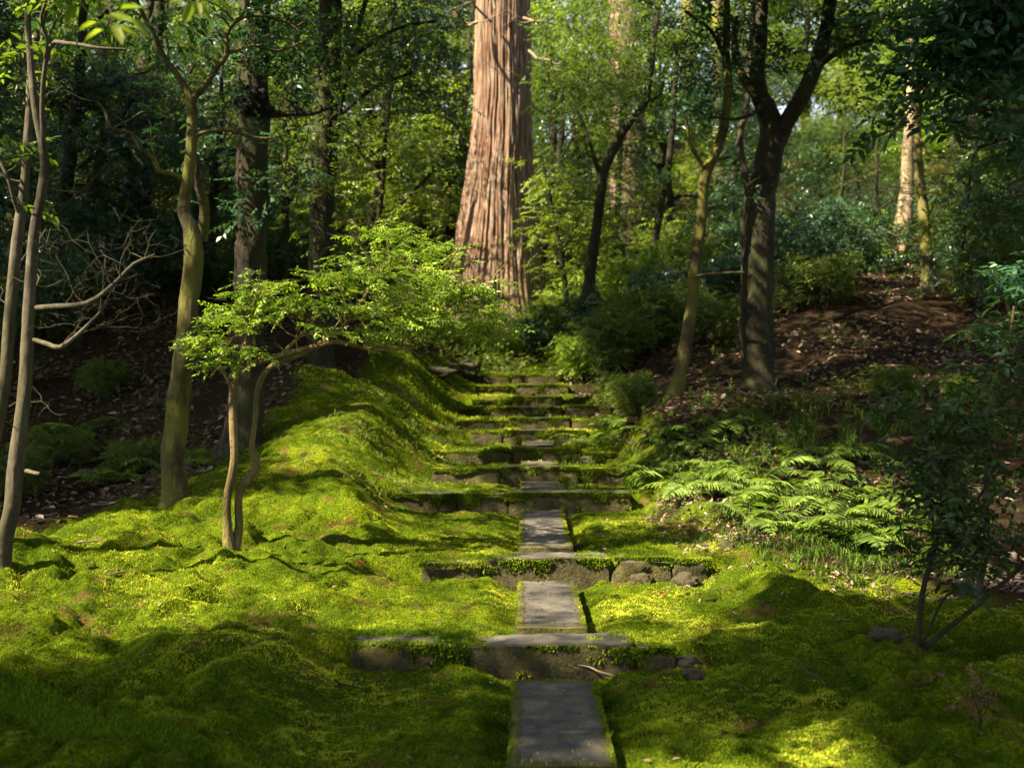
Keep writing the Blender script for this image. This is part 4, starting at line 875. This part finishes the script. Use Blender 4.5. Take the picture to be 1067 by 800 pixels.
hand_tree('maple_tree', (385, 330, 20.5), 'sunlit airy maple filling the gap left of the giant cedar', [
    [(385, 335, 20.5, 9), (388, 280, 20.5, 7), (396, 210, 20.5, 6), (402, 140, 20.5, 5), (410, 60, 20.5, 4)], [(390, 250, 20.5, 5), (420, 210, 20.5, 4), (450, 180, 20.4, 3)], [(398, 190, 20.5, 4), (370, 150, 20.4, 3), (345, 120, 20.4, 2)]], 'bark_dark',
    [(370, 140, 20.5, 40, 14, 14), (420, 160, 20.5, 40, 14, 16), (390, 195, 20.5, 46, 14, 18), (440, 215, 20.5, 30, 16, 12), (350, 180, 20.6, 34, 14, 12), (430, 120, 20.6, 34, 16, 10), (460, 250, 20.8, 20, 16, 8), (330, 220, 20.6, 34, 14, 10), (310, 150, 20.8, 30, 16, 8)], S_mid, 'yellow', 42, sides=7, layered=.3)
hand_tree('evergreen_tree', (420, 330, 19), 'blue-green glossy evergreen hanging across the top left of the giant cedar', [
    [(335, 330, 19, 9), (340, 230, 19, 8), (352, 120, 19, 7), (370, 40, 19, 6), (390, -40, 19, 5)], [(352, 120, 19, 5), (390, 90, 19, 4), (430, 75, 19, 3)], [(365, 60, 19, 5), (410, 30, 19, 4), (455, 20, 19, 3)]], 'bark_dark',
    [(400, 90, 19, 44, 16, 24), (440, 60, 19, 36, 16, 18), (380, 40, 19, 50, 18, 26), (440, 15, 19, 40, 18, 20), (455, 110, 19.2, 20, 14, 6), (345, 80, 19, 36, 16, 14), (330, 20, 19, 40, 20, 18)], S_mid, 'glossy', 43, sides=7, layered=.45)
hand_tree('shrubby_tree', (985, 300, 19), 'light green leafy small tree at the right behind the yellow mossy trunk', [
    [(1000, 300, 19, 5), (1004, 250, 19, 4), (1010, 200, 19, 3), (1015, 160, 19, 2)]], 'bark_dark',
    [(1000, 190, 19, 34, 14, 10), (1035, 215, 19, 34, 16, 12), (1050, 170, 19, 30, 16, 10), (1010, 235, 19, 34, 12, 10), (1055, 250, 19, 26, 14, 8)], S_mid, 'mid', 44, sides=7, layered=.3)
# 12. right front saplings
hand_tree('sapling', (952, 688, 6.5), 'dark young sapling with spreading stems and glossy leaves in the right foreground', [
    [(950, 688, 6.5, 12), (958, 660, 6.5, 7), (962, 620, 6.5, 6), (971, 580, 6.5, 5.5), (977, 552, 6.5, 5), (982, 520, 6.5, 4), (990, 480, 6.5, 3), (998, 430, 6.5, 2), (1003, 400, 6.5, 1.5)],
    [(954, 682, 6.5, 8), (980, 660, 6.45, 6), (1005, 642, 6.4, 5.5), (1035, 615, 6.35, 5), (1067, 588, 6.3, 4.5), (1090, 570, 6.3, 4)],
    [(957, 676, 6.5, 4), (972, 645, 6.45, 3), (988, 620, 6.4, 3), (1005, 616, 6.4, 2.5), (1025, 625, 6.35, 2)],
    [(975, 560, 6.5, 3.5), (968, 535, 6.5, 3), (966, 500, 6.5, 2.5), (970, 470, 6.5, 2)], [(977, 552, 6.5, 3.5), (1000, 540, 6.4, 3), (1022, 510, 6.4, 2.5), (1040, 470, 6.4, 2)],
    [(988, 500, 6.5, 3), (960, 470, 6.5, 2), (935, 455, 6.5, 1.5)]],
    'bark_dark', [(1005, 430, 6.5, 34, 34, 5), (965, 470, 6.5, 22, 20, 2), (1045, 430, 6.5, 32, 36, 6), (1030, 500, 6.4, 32, 28, 5), (1065, 540, 6.4, 22, 26, 4), (985, 520, 6.5, 22, 14, 2), (1045, 395, 6.6, 24, 20, 4), (1060, 480, 6.4, 24, 36, 5)], S_sap, 'deep', 29, sides=8,
    twigs={0: (5, .3, .004, 1), 3: (4, .25, .003, 1), 4: (5, .3, .003, 1), 5: (3, .2, .003, 1)}, rough=.08)
hand_tree('sapling', (1020, 645, 7.9), 'thin brown stem with sparse leaves behind the dark foreground sapling', [
    [(1020, 645, 7.9, 9), (1020, 610, 7.9, 8), (1026, 570, 7.9, 7), (1028, 520, 7.9, 7), (1034, 460, 7.9, 6), (1036, 400, 7.9, 5), (1052, 350, 7.9, 4), (1057, 320, 7.9, 3)]], 'bark_moss', [(1040, 350, 8, 40, 20, 10), (1060, 290, 8, 36, 20, 12)], S_near, 'glossy', 30, sides=8)
hand_tree('sapling', (1052, 375, 15.5), 'little yellow-barked sapling high on the right bank at the picture edge', [
    [(1052, 378, 15.5, 7), (1056, 350, 15.5, 6), (1050, 325, 15.5, 5), (1046, 295, 15.5, 4)], [(1056, 352, 15.5, 4), (1064, 336, 15.5, 3), (1072, 325, 15.5, 3)]], 'bark_gold', [(1050, 290, 15.5, 40, 16, 14)], S_mid, 'glossy', 31, sides=8)

# 13/14. boughs reaching in from trees beyond the frame
hand_tree('overhanging_tree', (1250, 640, 6.5), 'dark-leaved tree beyond the right edge whose bough hangs into the upper right', [
    [(1290, 660, 6.5, 60), (1260, 500, 6.5, 50), (1240, 300, 6.5, 44), (1220, 150, 6.5, 38), (1210, -50, 6.4, 30)], [(1235, 240, 6.5, 20), (1180, 150, 6.2, 14), (1120, 110, 6.0, 9), (1060, 115, 5.9, 6), (1030, 115, 5.8, 4), (1005, 120, 5.8, 2.5)],
    [(1220, 120, 6.4, 18), (1150, 40, 6.2, 12), (1070, 20, 6.1, 8), (1000, 28, 6.0, 6), (960, 35, 6, 4), (930, 30, 6, 3)], [(1120, 110, 6.0, 6), (1080, 80, 6, 5), (1030, 60, 6, 4), (985, 62, 6, 3)]],
    'bark_dark', [(1015, 110, 5.9, 40, 12, 10), (960, 75, 6, 46, 14, 10), (1040, 60, 6, 40, 24, 14), (975, 25, 6.1, 70, 18, 16), (1055, 150, 5.9, 14, 14, 2), (925, 120, 6.2, 18, 7, 3), (1050, 215, 6.2, 24, 12, 4), (1090, 50, 6.2, 40, 60, 22)], S_near, 'glossy', 33, sides=12, twigs={1: (5, .5, .006, 1), 2: (7, .5, .006, 1), 3: (6, .4, .006, 1)})
lt = hand_tree('overhanging_tree', (-330, 700, 3.9), 'tree beyond the left edge whose bright leaves dangle at the top left', [
    [(-360, 760, 3.9, 70), (-340, 500, 3.9, 60), (-300, 200, 3.9, 52), (-260, -50, 3.8, 40)], [(-270, 0, 3.8, 18), (-150, -70, 3.7, 12), (0, -60, 3.6, 8), (80, -30, 3.6, 5), (112, 5, 3.6, 2.5), (114, 24, 3.6, 1.6)], [(60, -38, 3.6, 4), (150, -30, 3.6, 3), (205, -12, 3.6, 2)]], 'bark_grey', None, None, None, 34)
r_ = np.random.default_rng(77); mb = MB(); LV, LF = leaf_quads(.095, .042, True, .3, .2)
for (a, b, yaw, pit, s) in [(112, 14, .2, .1, .95), (100, 22, 2.9, .15, .75), (118, 24, .3, .3, 1.05), (106, 30, 3.6, .5, .8), (117, 26, -.6, .9, .8), (124, 8, -.1, -.2, .8), (200, 2, 2.6, .9, .8), (206, 2, .6, .8, .9), (203, 0, -.9, 1.0, .7), (222, -4, .2, .6, .9), (135, 18, .5, .6, .9)]:
    bake(mb, [(LV, LF, np.zeros(2, int))], P(a, b, 3.6)[None], np.array([yaw]), np.array([pit]), np.array([r_.normal(0, .4) + .5]), np.array([s]), r_, np.array([.8]))
foliage(mb, shoots(P(-150, -120, 3.8) + r_.normal(0, .35, (30, 3)), r_, 5, .15), S_near, r_, .4)
mb.build('leaves', M['yellow'], lt, smooth=False)

# ------------------------------------------------------------------ unseen trees added to shade the clearing, crowns opened for the sun patches
cr = np.random.default_rng(55)
SHADE_TREES = [(-6.4, .2, 'just left of the camera'), (-4.8, -1.2, 'close behind the camera on its left'), (-7.5, 1.5, 'behind the left edge near the camera'), (-11, 7, 'up the left slope beyond the edge'), (-9.0, 13.5, 'above the left gully'), (-4.5, -4.5, 'behind the camera on the left'), (3.5, -5, 'behind the camera on the right'),
       (8.5, 2, 'right of the camera'), (9.5, 10, 'beyond the right edge above the ferns'), (-15, 1, 'far out on the left slope'), (-14, 13, 'high on the left slope'), (11, 18, 'up the right slope beyond the edge'), (-11, -4, 'far behind on the left'), (12, 5, 'well right of the frame'), (7.5, 14.5, 'on the right bank beyond the frame'), (0, -8, 'straight behind the camera'), (8, -5, 'behind the camera far right')]
for i, (x, y, where) in enumerate(SHADE_TREES):
    z = G(x, y); T_ = thing('unseen_shade_tree', (x, y, z), f'unseen tall broadleaf tree added to shade the steps from {where}', 'tree', 'unseen shade trees added around the clearing')
    mb = MB(); tips = []; hh = cr.uniform(6.5, 8)
    c, r = tube(mb, [(x, y, z - .2), (x + .1, y, z + 2), (x + cr.normal(0, .3), y + cr.normal(0, .3), z + 5), (x + cr.normal(0, .5), y + cr.normal(0, .5), z + hh)], [.30, .22, .19, .14], 12, .3, .12, .05, i)
    for k in range(3):
        a_ = cr.uniform(0, 6.28); grow(mb, c[-1 - cr.integers(0, 5)], (math.cos(a_), math.sin(a_), .4), cr.uniform(2.0, 3), .06, 1, cr, tips, up=.1)
    mb.build('trunk', M['bark_dark'], T_)
    mb = MB(); cc = np.array([x, y, z + hh + 1.5]); q = in_ellipsoid(cc, (4.6, 4.6, 2.6), 1250, cr, .5)
    q = shoots(q, cr, 5, .45, .5, gap=.55, gthr=-.9); q = q[out_of_view(q, .5)]
    foliage(mb, q, S_canopy, cr, .35, cc, .8, 1.3, filt_soft=1.0)
    mb.build('crown', M['canopy'], T_, smooth=False)

# ------------------------------------------------------------------ background woodland: prototypes copied
def proto_tree(name, seed, H, R, low, tm, mat, nc, bark='bark_dark', per=6):
    r_ = np.random.default_rng(seed); T_ = thing(name, (0, 0, 0), 'x', 'tree'); mb = MB(); tips = []
    lean = r_.normal(0, .35, 2)
    c, r = tube(mb, [(0, 0, -.4), (lean[0] * .3, lean[1] * .3, H * .3), (lean[0], lean[1], H * .6), (lean[0] * 1.5, lean[1], H * .92)], [H * .022, H * .016, H * .011, H * .004], 9, .25, .12, .12, seed)
    for k in range(9):
        i = r_.integers(len(c) // 5, len(c)); a_ = r_.uniform(0, 6.28); grow(mb, c[i], (math.cos(a_), math.sin(a_), .5), R * r_.uniform(.5, .95), r[i] * .5, 1, r_, tips, up=.15, sides=5)
    mb.build('trunk', M[bark], T_)
    mb = MB(); nb = 15
    for k in range(nb):
        t_ = (k + .5) / nb; hz = low + (H - low) * t_; rr_ = R * (1 - .55 * t_ ** 2) * r_.uniform(.5, .8); a_ = r_.uniform(0, 6.28)
        cc = np.array([math.cos(a_) * rr_, math.sin(a_) * rr_, hz]); q = in_ellipsoid(cc, (R * .5, R * .5, H * .06 + .15), nc // nb, r_, .5)
        foliage(mb, shoots(q, r_, per, .26, .45), tm, r_, .42, (0, 0, hz), .7, 1.2, filt=False)
    o_ = mb.build('crown', M[mat], T_, smooth=False); STORE[o_.name] = (np.concatenate(mb.V), np.concatenate(mb.F), np.concatenate(mb.R)); return T_
def thin_out(ob, src, loc, rz, sc, rng_):
    if src not in STORE: return
    V, Fq, Rr = STORE[src]; cs, sn = math.cos(rz), math.sin(rz)
    cen = V[Fq[:, 0]] * .5 + V[Fq[:, 2]] * .5
    wc = np.column_stack([cen[:, 0] * cs - cen[:, 1] * sn, cen[:, 0] * sn + cen[:, 1] * cs, cen[:, 2]]) * sc + np.array(loc, float)
    keep = sun_filter(wc, rng_, 1.0, .12); f = Fq[keep]; used_, inv = np.unique(f, return_inverse=True)
    mb = MB(); mb.add(V[used_], inv.reshape(-1, 4), Rr[keep]); t_ = mb.build('tmp', ob.material_slots[0].material, smooth=False)
    ob.data = t_.data; bpy.data.objects.remove(t_)
STORE = {}
def copy_thing(o, loc, rz, sc, label, group):
    c = o.copy(); C.collection.objects.link(c); c.location = [float(v) for v in loc]; c.rotation_euler = (0, 0, rz); c.scale = (sc, sc, sc)
    c['label'] = label; c['group'] = group
    for ch in o.children:
        k = ch.copy(); C.collection.objects.link(k); k.parent = c; thin_out(k, ch.name, loc, rz, sc, br)
    return c
protos = {'glossyA': proto_tree('evergreen_tree', 61, 7.5, 2.3, .8, S_mid, 'glossy', 520), 'glossyB': proto_tree('evergreen_tree', 62, 9, 2.6, 1.2, S_mid, 'glossy', 560),
          'midA': proto_tree('broadleaf_tree', 63, 7.0, 2.2, .6, S_mid, 'mid', 480), 'midB': proto_tree('broadleaf_tree', 64, 9.5, 2.7, 1.5, S_far, 'mid', 420),
          'brightA': proto_tree('maple_tree', 65, 6.0, 2.0, .8, S_mid, 'yellow', 320), 'brightB': proto_tree('maple_tree', 66, 8.0, 2.6, 1.5, S_far, 'bright', 300)}
words_ = {'glossyA': 'low-branched glossy evergreen', 'glossyB': 'tall glossy evergreen', 'midA': 'mid green bushy broadleaf tree', 'midB': 'tall mid green broadleaf tree', 'brightA': 'yellow-green sunlit small maple', 'brightB': 'bright green airy maple'}
used = set()
# (px, d, kind, scale)
BT = [(860, 34, 'midA', .5), (890, 38, 'brightA', .7), (150, 17.5, 'glossyA', .5), (215, 18.5, 'glossyA', .55), (295, 18.5, 'glossyA', .5), (90, 18.5, 'glossyB', .5), (20, 18, 'glossyA', .55),  (295, 25, 'brightA', 1.2), (385, 26, 'brightA', 1.2), (575, 26.5, 'glossyB', .75), (240, 23, 'brightA', 1.0), (470, 31, 'glossyB', .9), (100, 25, 'brightA', 1.1), (0, 20, 'glossyA', .8), (600, 35, 'brightA', 1.1), (60, 17, 'glossyA', .9), (-40, 15, 'glossyA', .9), (130, 21, 'glossyB', .9), (215, 20, 'midA', .85), (30, 23, 'midB', .8), (300, 22, 'glossyA', .85), (395, 29, 'glossyB', .95), (350, 28, 'brightB', .9), (440, 29, 'brightA', 1.1),
      (250, 27, 'midB', .9), (120, 29, 'glossyB', 1.0), (-20, 28, 'glossyB', 1.0), (440, 34, 'midB', 1.0), (330, 36, 'brightB', 1.0), (200, 36, 'midB', 1.1), (60, 37, 'midB', 1.1), (470, 40, 'midB', 1.2),
      (600, 27, 'midA', .9), (575, 33, 'brightB', .9), (600, 40, 'midB', 1.1), (700, 29, 'glossyA', .8), (690, 38, 'brightB', .9), (760, 33, 'midA', .8), (560, 24.8, 'brightA', .55),
      (800, 26, 'glossyA', .62), (870, 24, 'glossyA', .40), (900, 30, 'midA', .45), (930, 46, 'midB', 1.0), (1010, 27, 'brightB', .8), (1060, 22, 'midA', .75), (1100, 26, 'glossyB', .9), (1000, 36, 'midB', 1.0), (1080, 38, 'midB', 1.1), (1110, 18, 'glossyA', .7),
      (780, 42, 'midB', 1.1), (838, 45, 'midB', 1.15), (880, 48, 'midB', 1.1), (960, 43, 'midB', .9), (680, 48, 'midB', 1.2), (540, 48, 'midB', 1.2), (910, 21.5, 'glossyA', .38), (1030, 20.5, 'glossyA', .45)]
br = np.random.default_rng(91)
for (px, d, kind, sc) in BT:
    x = (px - CX) * d / F; z = G(x, d) - .1
    side = 'left of the giant cedar' if px < 480 else ('just right of the giant cedar' if px < 730 else 'beyond the forked tree')
    dep = 'nearer' if d < 25 else ('middle' if d < 35 else 'far')
    lab = f'{words_[kind]} in the {dep} woods {side}'; grp = f'{kind[:-1].replace("glossy", "evergreen").replace("mid", "broadleaf").replace("bright", "maple")} trees of the {dep} woodland {side}'
    pr_ = protos[kind]
    if kind not in used:
        used.add(kind); pr_.location = (x, d, z); pr_.rotation_euler = (0, 0, float(br.uniform(0, 6.28))); pr_.scale = (sc,) * 3; pr_['label'] = lab; pr_['group'] = grp
    else: copy_thing(pr_, (x, d, z), float(br.uniform(0, 6.28)), sc * float(br.uniform(.94, 1.06)), lab, grp)

# far forest as one mass
fr = np.random.default_rng(99); q = np.column_stack([fr.uniform(-34, 34, 22000), fr.uniform(50, 62, 22000), fr.random(22000) ** .9 * 21])
q[:, 2] += GH(q[:, 0], q[:, 1]) - .5; q = q[fbm(q[:, 0] * .28, q[:, 1] * .2, q[:, 2] * .28, 3) > -.25]
mb = MB(); foliage(mb, q, S_forest, fr, .45, filt=False); tag(mb.build('distant_forest', M['mid'], smooth=False), 'far hillside wood closing off the view', 'forest', kind='stuff')

# ------------------------------------------------------------------ shrubs on the banks
def proto_shrub(name, seed, R, H, tm, mat, n_):
    r_ = np.random.default_rng(seed); T_ = thing(name, (0, 0, 0), 'x', 'shrub'); mb = MB(); tips = []
    for k in range(6):
        a_ = r_.uniform(0, 6.28); grow(mb, (0, 0, -.05), (math.cos(a_) * .8, math.sin(a_) * .8, 1.0), H * .8, .014, 1, r_, tips, up=.2, sides=4)
    mb.build('stems', M['bark_dark'], T_); mb = MB()
    for k in range(9):
        a_ = r_.uniform(0, 6.28); rr_ = R * r_.uniform(.1, 1.0); cc = (math.cos(a_) * rr_, math.sin(a_) * rr_, H * r_.uniform(.2, 1.1))
        foliage(mb, shoots(in_ellipsoid(cc, (R * .4, R * .4, H * .18), n_ // 9, r_, .5), r_, 5, .17, .6), tm, r_, .45, (0, 0, H * .4), .7, 1.2, filt=False)
    o_ = mb.build('foliage', M[mat], T_, smooth=False); STORE[o_.name] = (np.concatenate(mb.V), np.concatenate(mb.F), np.concatenate(mb.R)); return T_
sp = {'dark': proto_shrub('shrub', 71, .8, 1.0, S_mid, 'glossy', 150), 'green': proto_shrub('shrub', 72, .7, .9, S_shrub, 'mid', 230), 'light': proto_shrub('shrub', 73, .7, .9, S_shrub, 'bright', 200)}
sw = {'dark': 'glossy dark evergreen shrub', 'green': 'fine-leaved mid green shrub', 'light': 'light green feathery shrub'}
SH = [(490, 345, 22.3, 'light', .75, 'covering the left foot of the cedar'), (520, 350, 22.0, 'light', .6, 'right at the cedar foot above the stairs'), (455, 330, 21.5, 'light', .8, 'behind the right end of the small tree crown'), (640, 390, 17.8, 'green', .4, 'spilling down beside the upper stairs'), (640, 365, 18, 'green', .8, 'bright on the slope right of the stairs'), (665, 340, 19, 'green', .9, 'below the second cedar on the slope'), (620, 320, 20.5, 'light', .8, 'under the maple right of the cedar'), (700, 330, 18.5, 'green', .9, 'beside the leaning tree trunk'), (740, 340, 17.5, 'green', .7, 'in front of the forked tree on its left'), (660, 290, 22.5, 'light', 1.0, 'at the foot of the second cedar'), (700, 270, 24, 'green', 1.1, 'in the gap between the second cedar and the leaning tree'),
      (650, 405, 16.8, 'green', .45, 'on the bank right of the upper stairs'), (662, 372, 18.5, 'green', .75, 'in front of the dark hollow right of the stairs'), (600, 345, 20.5, 'light', .6, 'overhanging the top of the stairs'), (680, 355, 18.5, 'green', .8, 'left of the leaning tree'), (640, 320, 21, 'dark', .9, 'above the bank right of the stairs'),
      (690, 300, 21, 'dark', .9, 'behind the leaning tree'), (590, 310, 23, 'light', .8, 'right of the cedar base'), (745, 310, 20, 'dark', .9, 'between the leaning and forked trees'), (840, 300, 20, 'dark', 1.0, 'just right of the forked tree trunk'), (880, 285, 21.5, 'dark', 1.1, 'at the top of the right bank'), (850, 330, 18.5, 'green', .8, 'below the dark shrubs on the right bank'),
      (660, 410, 15.5, 'green', .5, 'at the foot of the right stair bank'), (910, 270, 23, 'dark', 1.0, 'left of the pale trunk'), (1010, 285, 21, 'dark', .9, 'right of the yellow mossy trunk'), (1040, 300, 18.5, 'green', .9, 'high on the right bank'), (930, 410, 14.5, 'green', .35, 'low on the right bank'), (1000, 400, 14, 'light', .35, 'behind the foreground sapling'),
      (440, 345, 21.5, 'light', .9, 'left of the cedar base'), (470, 350, 22.5, 'light', .6, 'touching the left of the cedar base'), (400, 330, 22, 'light', .8, 'behind the small tree crown'), (360, 320, 21, 'dark', .8, 'behind the brown mossy trunk'), (300, 310, 20, 'green', .8, 'behind the thick dark trunk'), (230, 330, 18, 'green', .7, 'right of the crooked tree on the dark bank'), (150, 300, 19, 'dark', 1.0, 'high on the dark left bank'),
      (90, 290, 19.5, 'dark', 1.0, 'at the top of the left bank'), (40, 340, 17, 'green', .8, 'on the left bank behind the pale stems'), (20, 260, 17, 'light', .8, 'catching sun at the left edge'), (110, 400, 15, 'green', .45, 'low on the dark left bank'), (60, 460, 13, 'green', .4, 'in the left gully'), (140, 470, 12.6, 'green', .35, 'in the gully by the crooked tree'), (0, 500, 12, 'green', .5, 'at the left edge of the gully'),
      (545, 300, 22.6, 'light', .75, 'in front of the cedar trunk'), (575, 270, 22.4, 'green', .7, 'against the right side of the cedar'), (610, 260, 24, 'light', .9, 'under the curved tree'), (790, 290, 22, 'dark', .9, 'behind the forked tree'), (560, 330, 22.2, 'dark', .5, 'at the right foot of the cedar')]
su = set()
for (px, py, d, kind, sc, where) in SH:
    x = (px - CX) * d / F; z = G(x, d) - .05; lab = f'{sw[kind]} {where}'
    if kind not in su: su.add(kind); o = sp[kind]; o.location = (x, d, z); o.scale = (sc,) * 3; o['label'] = lab; o['group'] = 'shrubs on the banks'
    else: copy_thing(sp[kind], (x, d, z), float(br.uniform(0, 6.28)), sc, lab, 'shrubs on the banks')

# ------------------------------------------------------------------ ferns
def frond_mesh(r_, L=.62):
    mb = MB(); n_ = 24; t_ = np.linspace(0, 1, n_); x = L * t_ * .92; z = L * (.55 * t_ - .62 * t_ ** 2.2)
    tube(mb, np.column_stack([x, x * 0, z]), np.linspace(.0035, .001, n_), 4, .05, 0); mb.R = [np.full(len(mb.F[0]), -1.0)]
    for i in range(3, n_):
        w_ = .15 * math.sin(math.pi * min(1, (t_[i] * .93 + .10)) ** .85) * L / .6 + .008
        for s in (-1, 1):
            V, Fq = leaf_quads(w_, .026 + .006 * r_.random(), True, .3, .25); R = rot(np.array(s * 1.15), np.array(r_.normal(.12, .12)), np.array(s * .3 + r_.normal(0, .12)))
            mb.add(V @ R.T + [x[i], 0, z[i]], Fq, np.full(2, r_.uniform(.2, 1)))
    return mb
fr_ = np.random.default_rng(44)
fm = []
for k in range(3):
    mb = frond_mesh(fr_); o = mb.build('frond', M['fern'], smooth=False); fm.append(o.data); bpy.data.objects.remove(o)
FE = [(700, 470, 12.0), (725, 455, 12.6), (730, 490, 11.2), (760, 475, 11.8), (765, 505, 10.8), (790, 490, 11.2), (800, 515, 10.4), (825, 500, 10.9), (830, 530, 10.0), (855, 515, 10.4), (865, 495, 11.2), (880, 535, 9.9), (900, 515, 10.5), (915, 550, 9.5), (895, 555, 9.4), (940, 535, 9.9), (850, 475, 11.8),
      (810, 470, 12), (685, 445, 13), (750, 440, 13), (780, 540, 9.8), (930, 510, 10.8), (690, 490, 11.6), (965, 560, 9.3), (640, 415, 15.8), (660, 395, 16.8), (845, 550, 9.5), (875, 470, 12), (720, 515, 10.9), (615, 440, 15.2), (120, 470, 12.4), (80, 430, 14), (170, 440, 12.6), (215, 455, 12.2)]
wf = ['large arching', 'broad', 'small tufted', 'spreading', 'pale', 'dense', 'leaning', 'low']
wp = {0: 'near the stairs', 1: 'in the middle of the fern patch', 2: 'at the right end of the fern patch', 3: 'on the dark left bank'}
cnt = 0
for i, (px, py, d) in enumerate(FE):
    x = (px - CX) * d / F; z = G(x, d)
    zone = 3 if px < 300 else (0 if px < 720 else (1 if px < 850 else 2))
    T_ = thing('fern', (x, d, z - .01), 'green arching fern ' + wp[zone], 'fern', 'ferns ' + wp[zone])
    nf = int(fr_.integers(6, 10)); a0 = fr_.uniform(0, 6.28)
    for k in range(nf):
        f = bpy.data.objects.new('frond', fm[int(fr_.integers(0, 3))]); C.collection.objects.link(f); f.parent = T_
        f.rotation_euler = (float(fr_.normal(0, .15)), float(fr_.normal(-.12, .2)), float(a0 + k * 6.28 / nf + fr_.normal(0, .25))); s_ = float(fr_.uniform(.6, 1.1)); f.scale = (s_, s_, s_)

# ------------------------------------------------------------------ small things on the moss
r_ = np.random.default_rng(101)
for (px, d, lb) in [(375, 8.3, 'red fallen camellia blossom on moss left of the second step'), (432, 10.9, 'pink-red fallen petal left of the third step'), (450, 11.0, 'red petal nearest the third step on its left'), (480, 10.95, 'small red petal in front of the third step'), (350, 9.3, 'red petal on the moss right of the small tree'),
                 (200, 10.2, 'red blossom lying right of the crooked tree foot'), (146, 10.0, 'red petal left of the crooked tree foot'), (128, 9.6, 'small red petal at the gully rim'), (310, 10.3, 'red petal on the upper left mound'), (690, 7.8, 'red petal right of the second slab')]:
    x = (px - CX) * d / F; z = float(GH(x, d)); mb = MB(); V, Fq = leaf_quads(.032, .026, True, .6, .3)
    for k in range(5): bake(mb, [(V, Fq, np.zeros(2, int))], np.array([[x, d, z + .02]]), np.array([k * 1.26]), np.array([-.5]), np.array([.1]), np.array([.85]), r_, np.array([.5]))
    o = mb.build('fallen_blossom', M['petal'], smooth=False); me = o.data; me.transform(__import__('mathutils').Matrix.Translation((-x, -d, -z))); o.location = (x, d, z); tag(o, lb, 'blossom', 'fallen red blossoms')
for (px, d, L, yaw, lb, mt) in [(118, 7.3, .14, .3, 'pale weathered wood scrap on the sunlit left moss', 'bark_grey'), (350, 5.9, .30, -.9, 'short dead twig on the shaded moss left of the first slab', 'bark_dark'), (735, 7.6, .25, .5, 'thin dark twig on the right moss', 'bark_dark'), (640, 6.15, .30, 2.6, 'brown dry sprig against the lowest step', 'bark_pale'),
                              (80, 8.2, .2, 1.0, 'brown twig on the moss near the pale stems', 'twig_pink'), (860, 5.6, .22, 2.0, 'small stick in the right foreground moss', 'bark_grey')]:
    x = (px - CX) * d / F; mb = MB(); tips = []; z = float(GH(x, d)); grow(mb, (x, d, z + .015), (math.cos(yaw), math.sin(yaw), .05), L, .007, 1, r_, tips, up=0, flat=.15, sides=5)
    o = mb.build('fallen_twig', M[mt]); o.data.transform(__import__('mathutils').Matrix.Translation((-x, -d, -z))); o.location = (x, d, z); tag(o, lb, 'twig')
for (px, d, L, yaw, lb) in [(90, 13.0, 1.0, .4, 'long grey fallen branch in the dark left gully'), (150, 16.5, .9, 2.5, 'crooked dead branch on the left bank behind the crooked tree'), (840, 15.8, .9, .9, 'bare fallen branch on the leaf litter right of the forked tree'), (920, 16.5, .7, 2.7, 'dead forked branch high on the right litter bank'),
                         (745, 15.6, .6, .2, 'short dead branch between the leaning and forked trees'), (40, 15.5, 1.1, 1.2, 'thin fallen bough on the left bank near the edge')]:
    x = (px - CX) * d / F; mb = MB(); tips = []; z = float(GH(x, d)); grow(mb, (x, d, z + .04), (math.cos(yaw), math.sin(yaw) * .6, .12), L, .016, 2, r_, tips, up=.05, flat=.3, sides=5)
    o = mb.build('fallen_branch', M['bark_grey']); o.data.transform(__import__('mathutils').Matrix.Translation((-x, -d, -z))); o.location = (x, d, z); tag(o, lb, 'branch')
# mossy root in the lower left corner
mb = MB(); pts = [(-2.9, 5.7), (-2.45, 5.35), (-2.1, 5.05), (-1.75, 4.8), (-1.4, 4.62), (-1.2, 4.5)]
tube(mb, [(x, y, G(x, y) + .035 - .012 * k) for k, (x, y) in enumerate(pts)], [.10, .105, .10, .09, .07, .04], 16, .04, .3, .02, 3)
mb.R = [np.full(len(mb.R[0]), .12)]; o = mb.build('mossy_root', M['moss_blade']); tag(o, 'thick moss-covered root in the lower left corner', 'root')
vv = np.empty(len(o.data.vertices) * 3, np.float32); o.data.vertices.foreach_get('co', vv); vv = vv.reshape(-1, 3)[r_.integers(0, len(o.data.vertices), 22000)] + r_.normal(0, .014, (22000, 3))
hg = r_.uniform(.008, .02, 22000); a_ = r_.uniform(0, 6.28, 22000); ox = np.stack([np.cos(a_), np.sin(a_), a_ * 0], 1) * .003; tp = vv + np.stack([r_.normal(0, .006, 22000), r_.normal(0, .006, 22000), hg], 1)
mb = MB(); mb.add(np.stack([vv - ox, vv + ox, tp + ox * .4, tp - ox * .4], 1).reshape(-1, 3), np.arange(88000).reshape(-1, 4), r_.random(22000) * .5); mm_ = mb.build('moss_coat', M['moss_blade'], smooth=False); mm_.parent = o
# reddish sprig in the lower right corner
b0 = P(1020, 760, 5.0); b0[2] = G(b0[0], b0[1]); T_ = thing('seedling', b0, 'reddish-leaved seedling in the lower right corner', 'seedling'); mb = MB(); tips = []
for k in range(5): grow(mb, b0, (r_.normal(0, .5), r_.normal(0, .4), 1), .16, .003, 1, r_, tips, sides=4)
mb.build('stem', M['bark_dark'], T_); mb = MB(); foliage(mb, shoots(np.array([p for p, _ in tips]), r_, 1, .02), S_bush, r_, .4, None, .4, .8, filt=False); mb.build('leaves', M['redleaf'], T_, smooth=False)
print('faces', sum(len(o.data.polygons) for o in bpy.data.objects if o.type == 'MESH'))
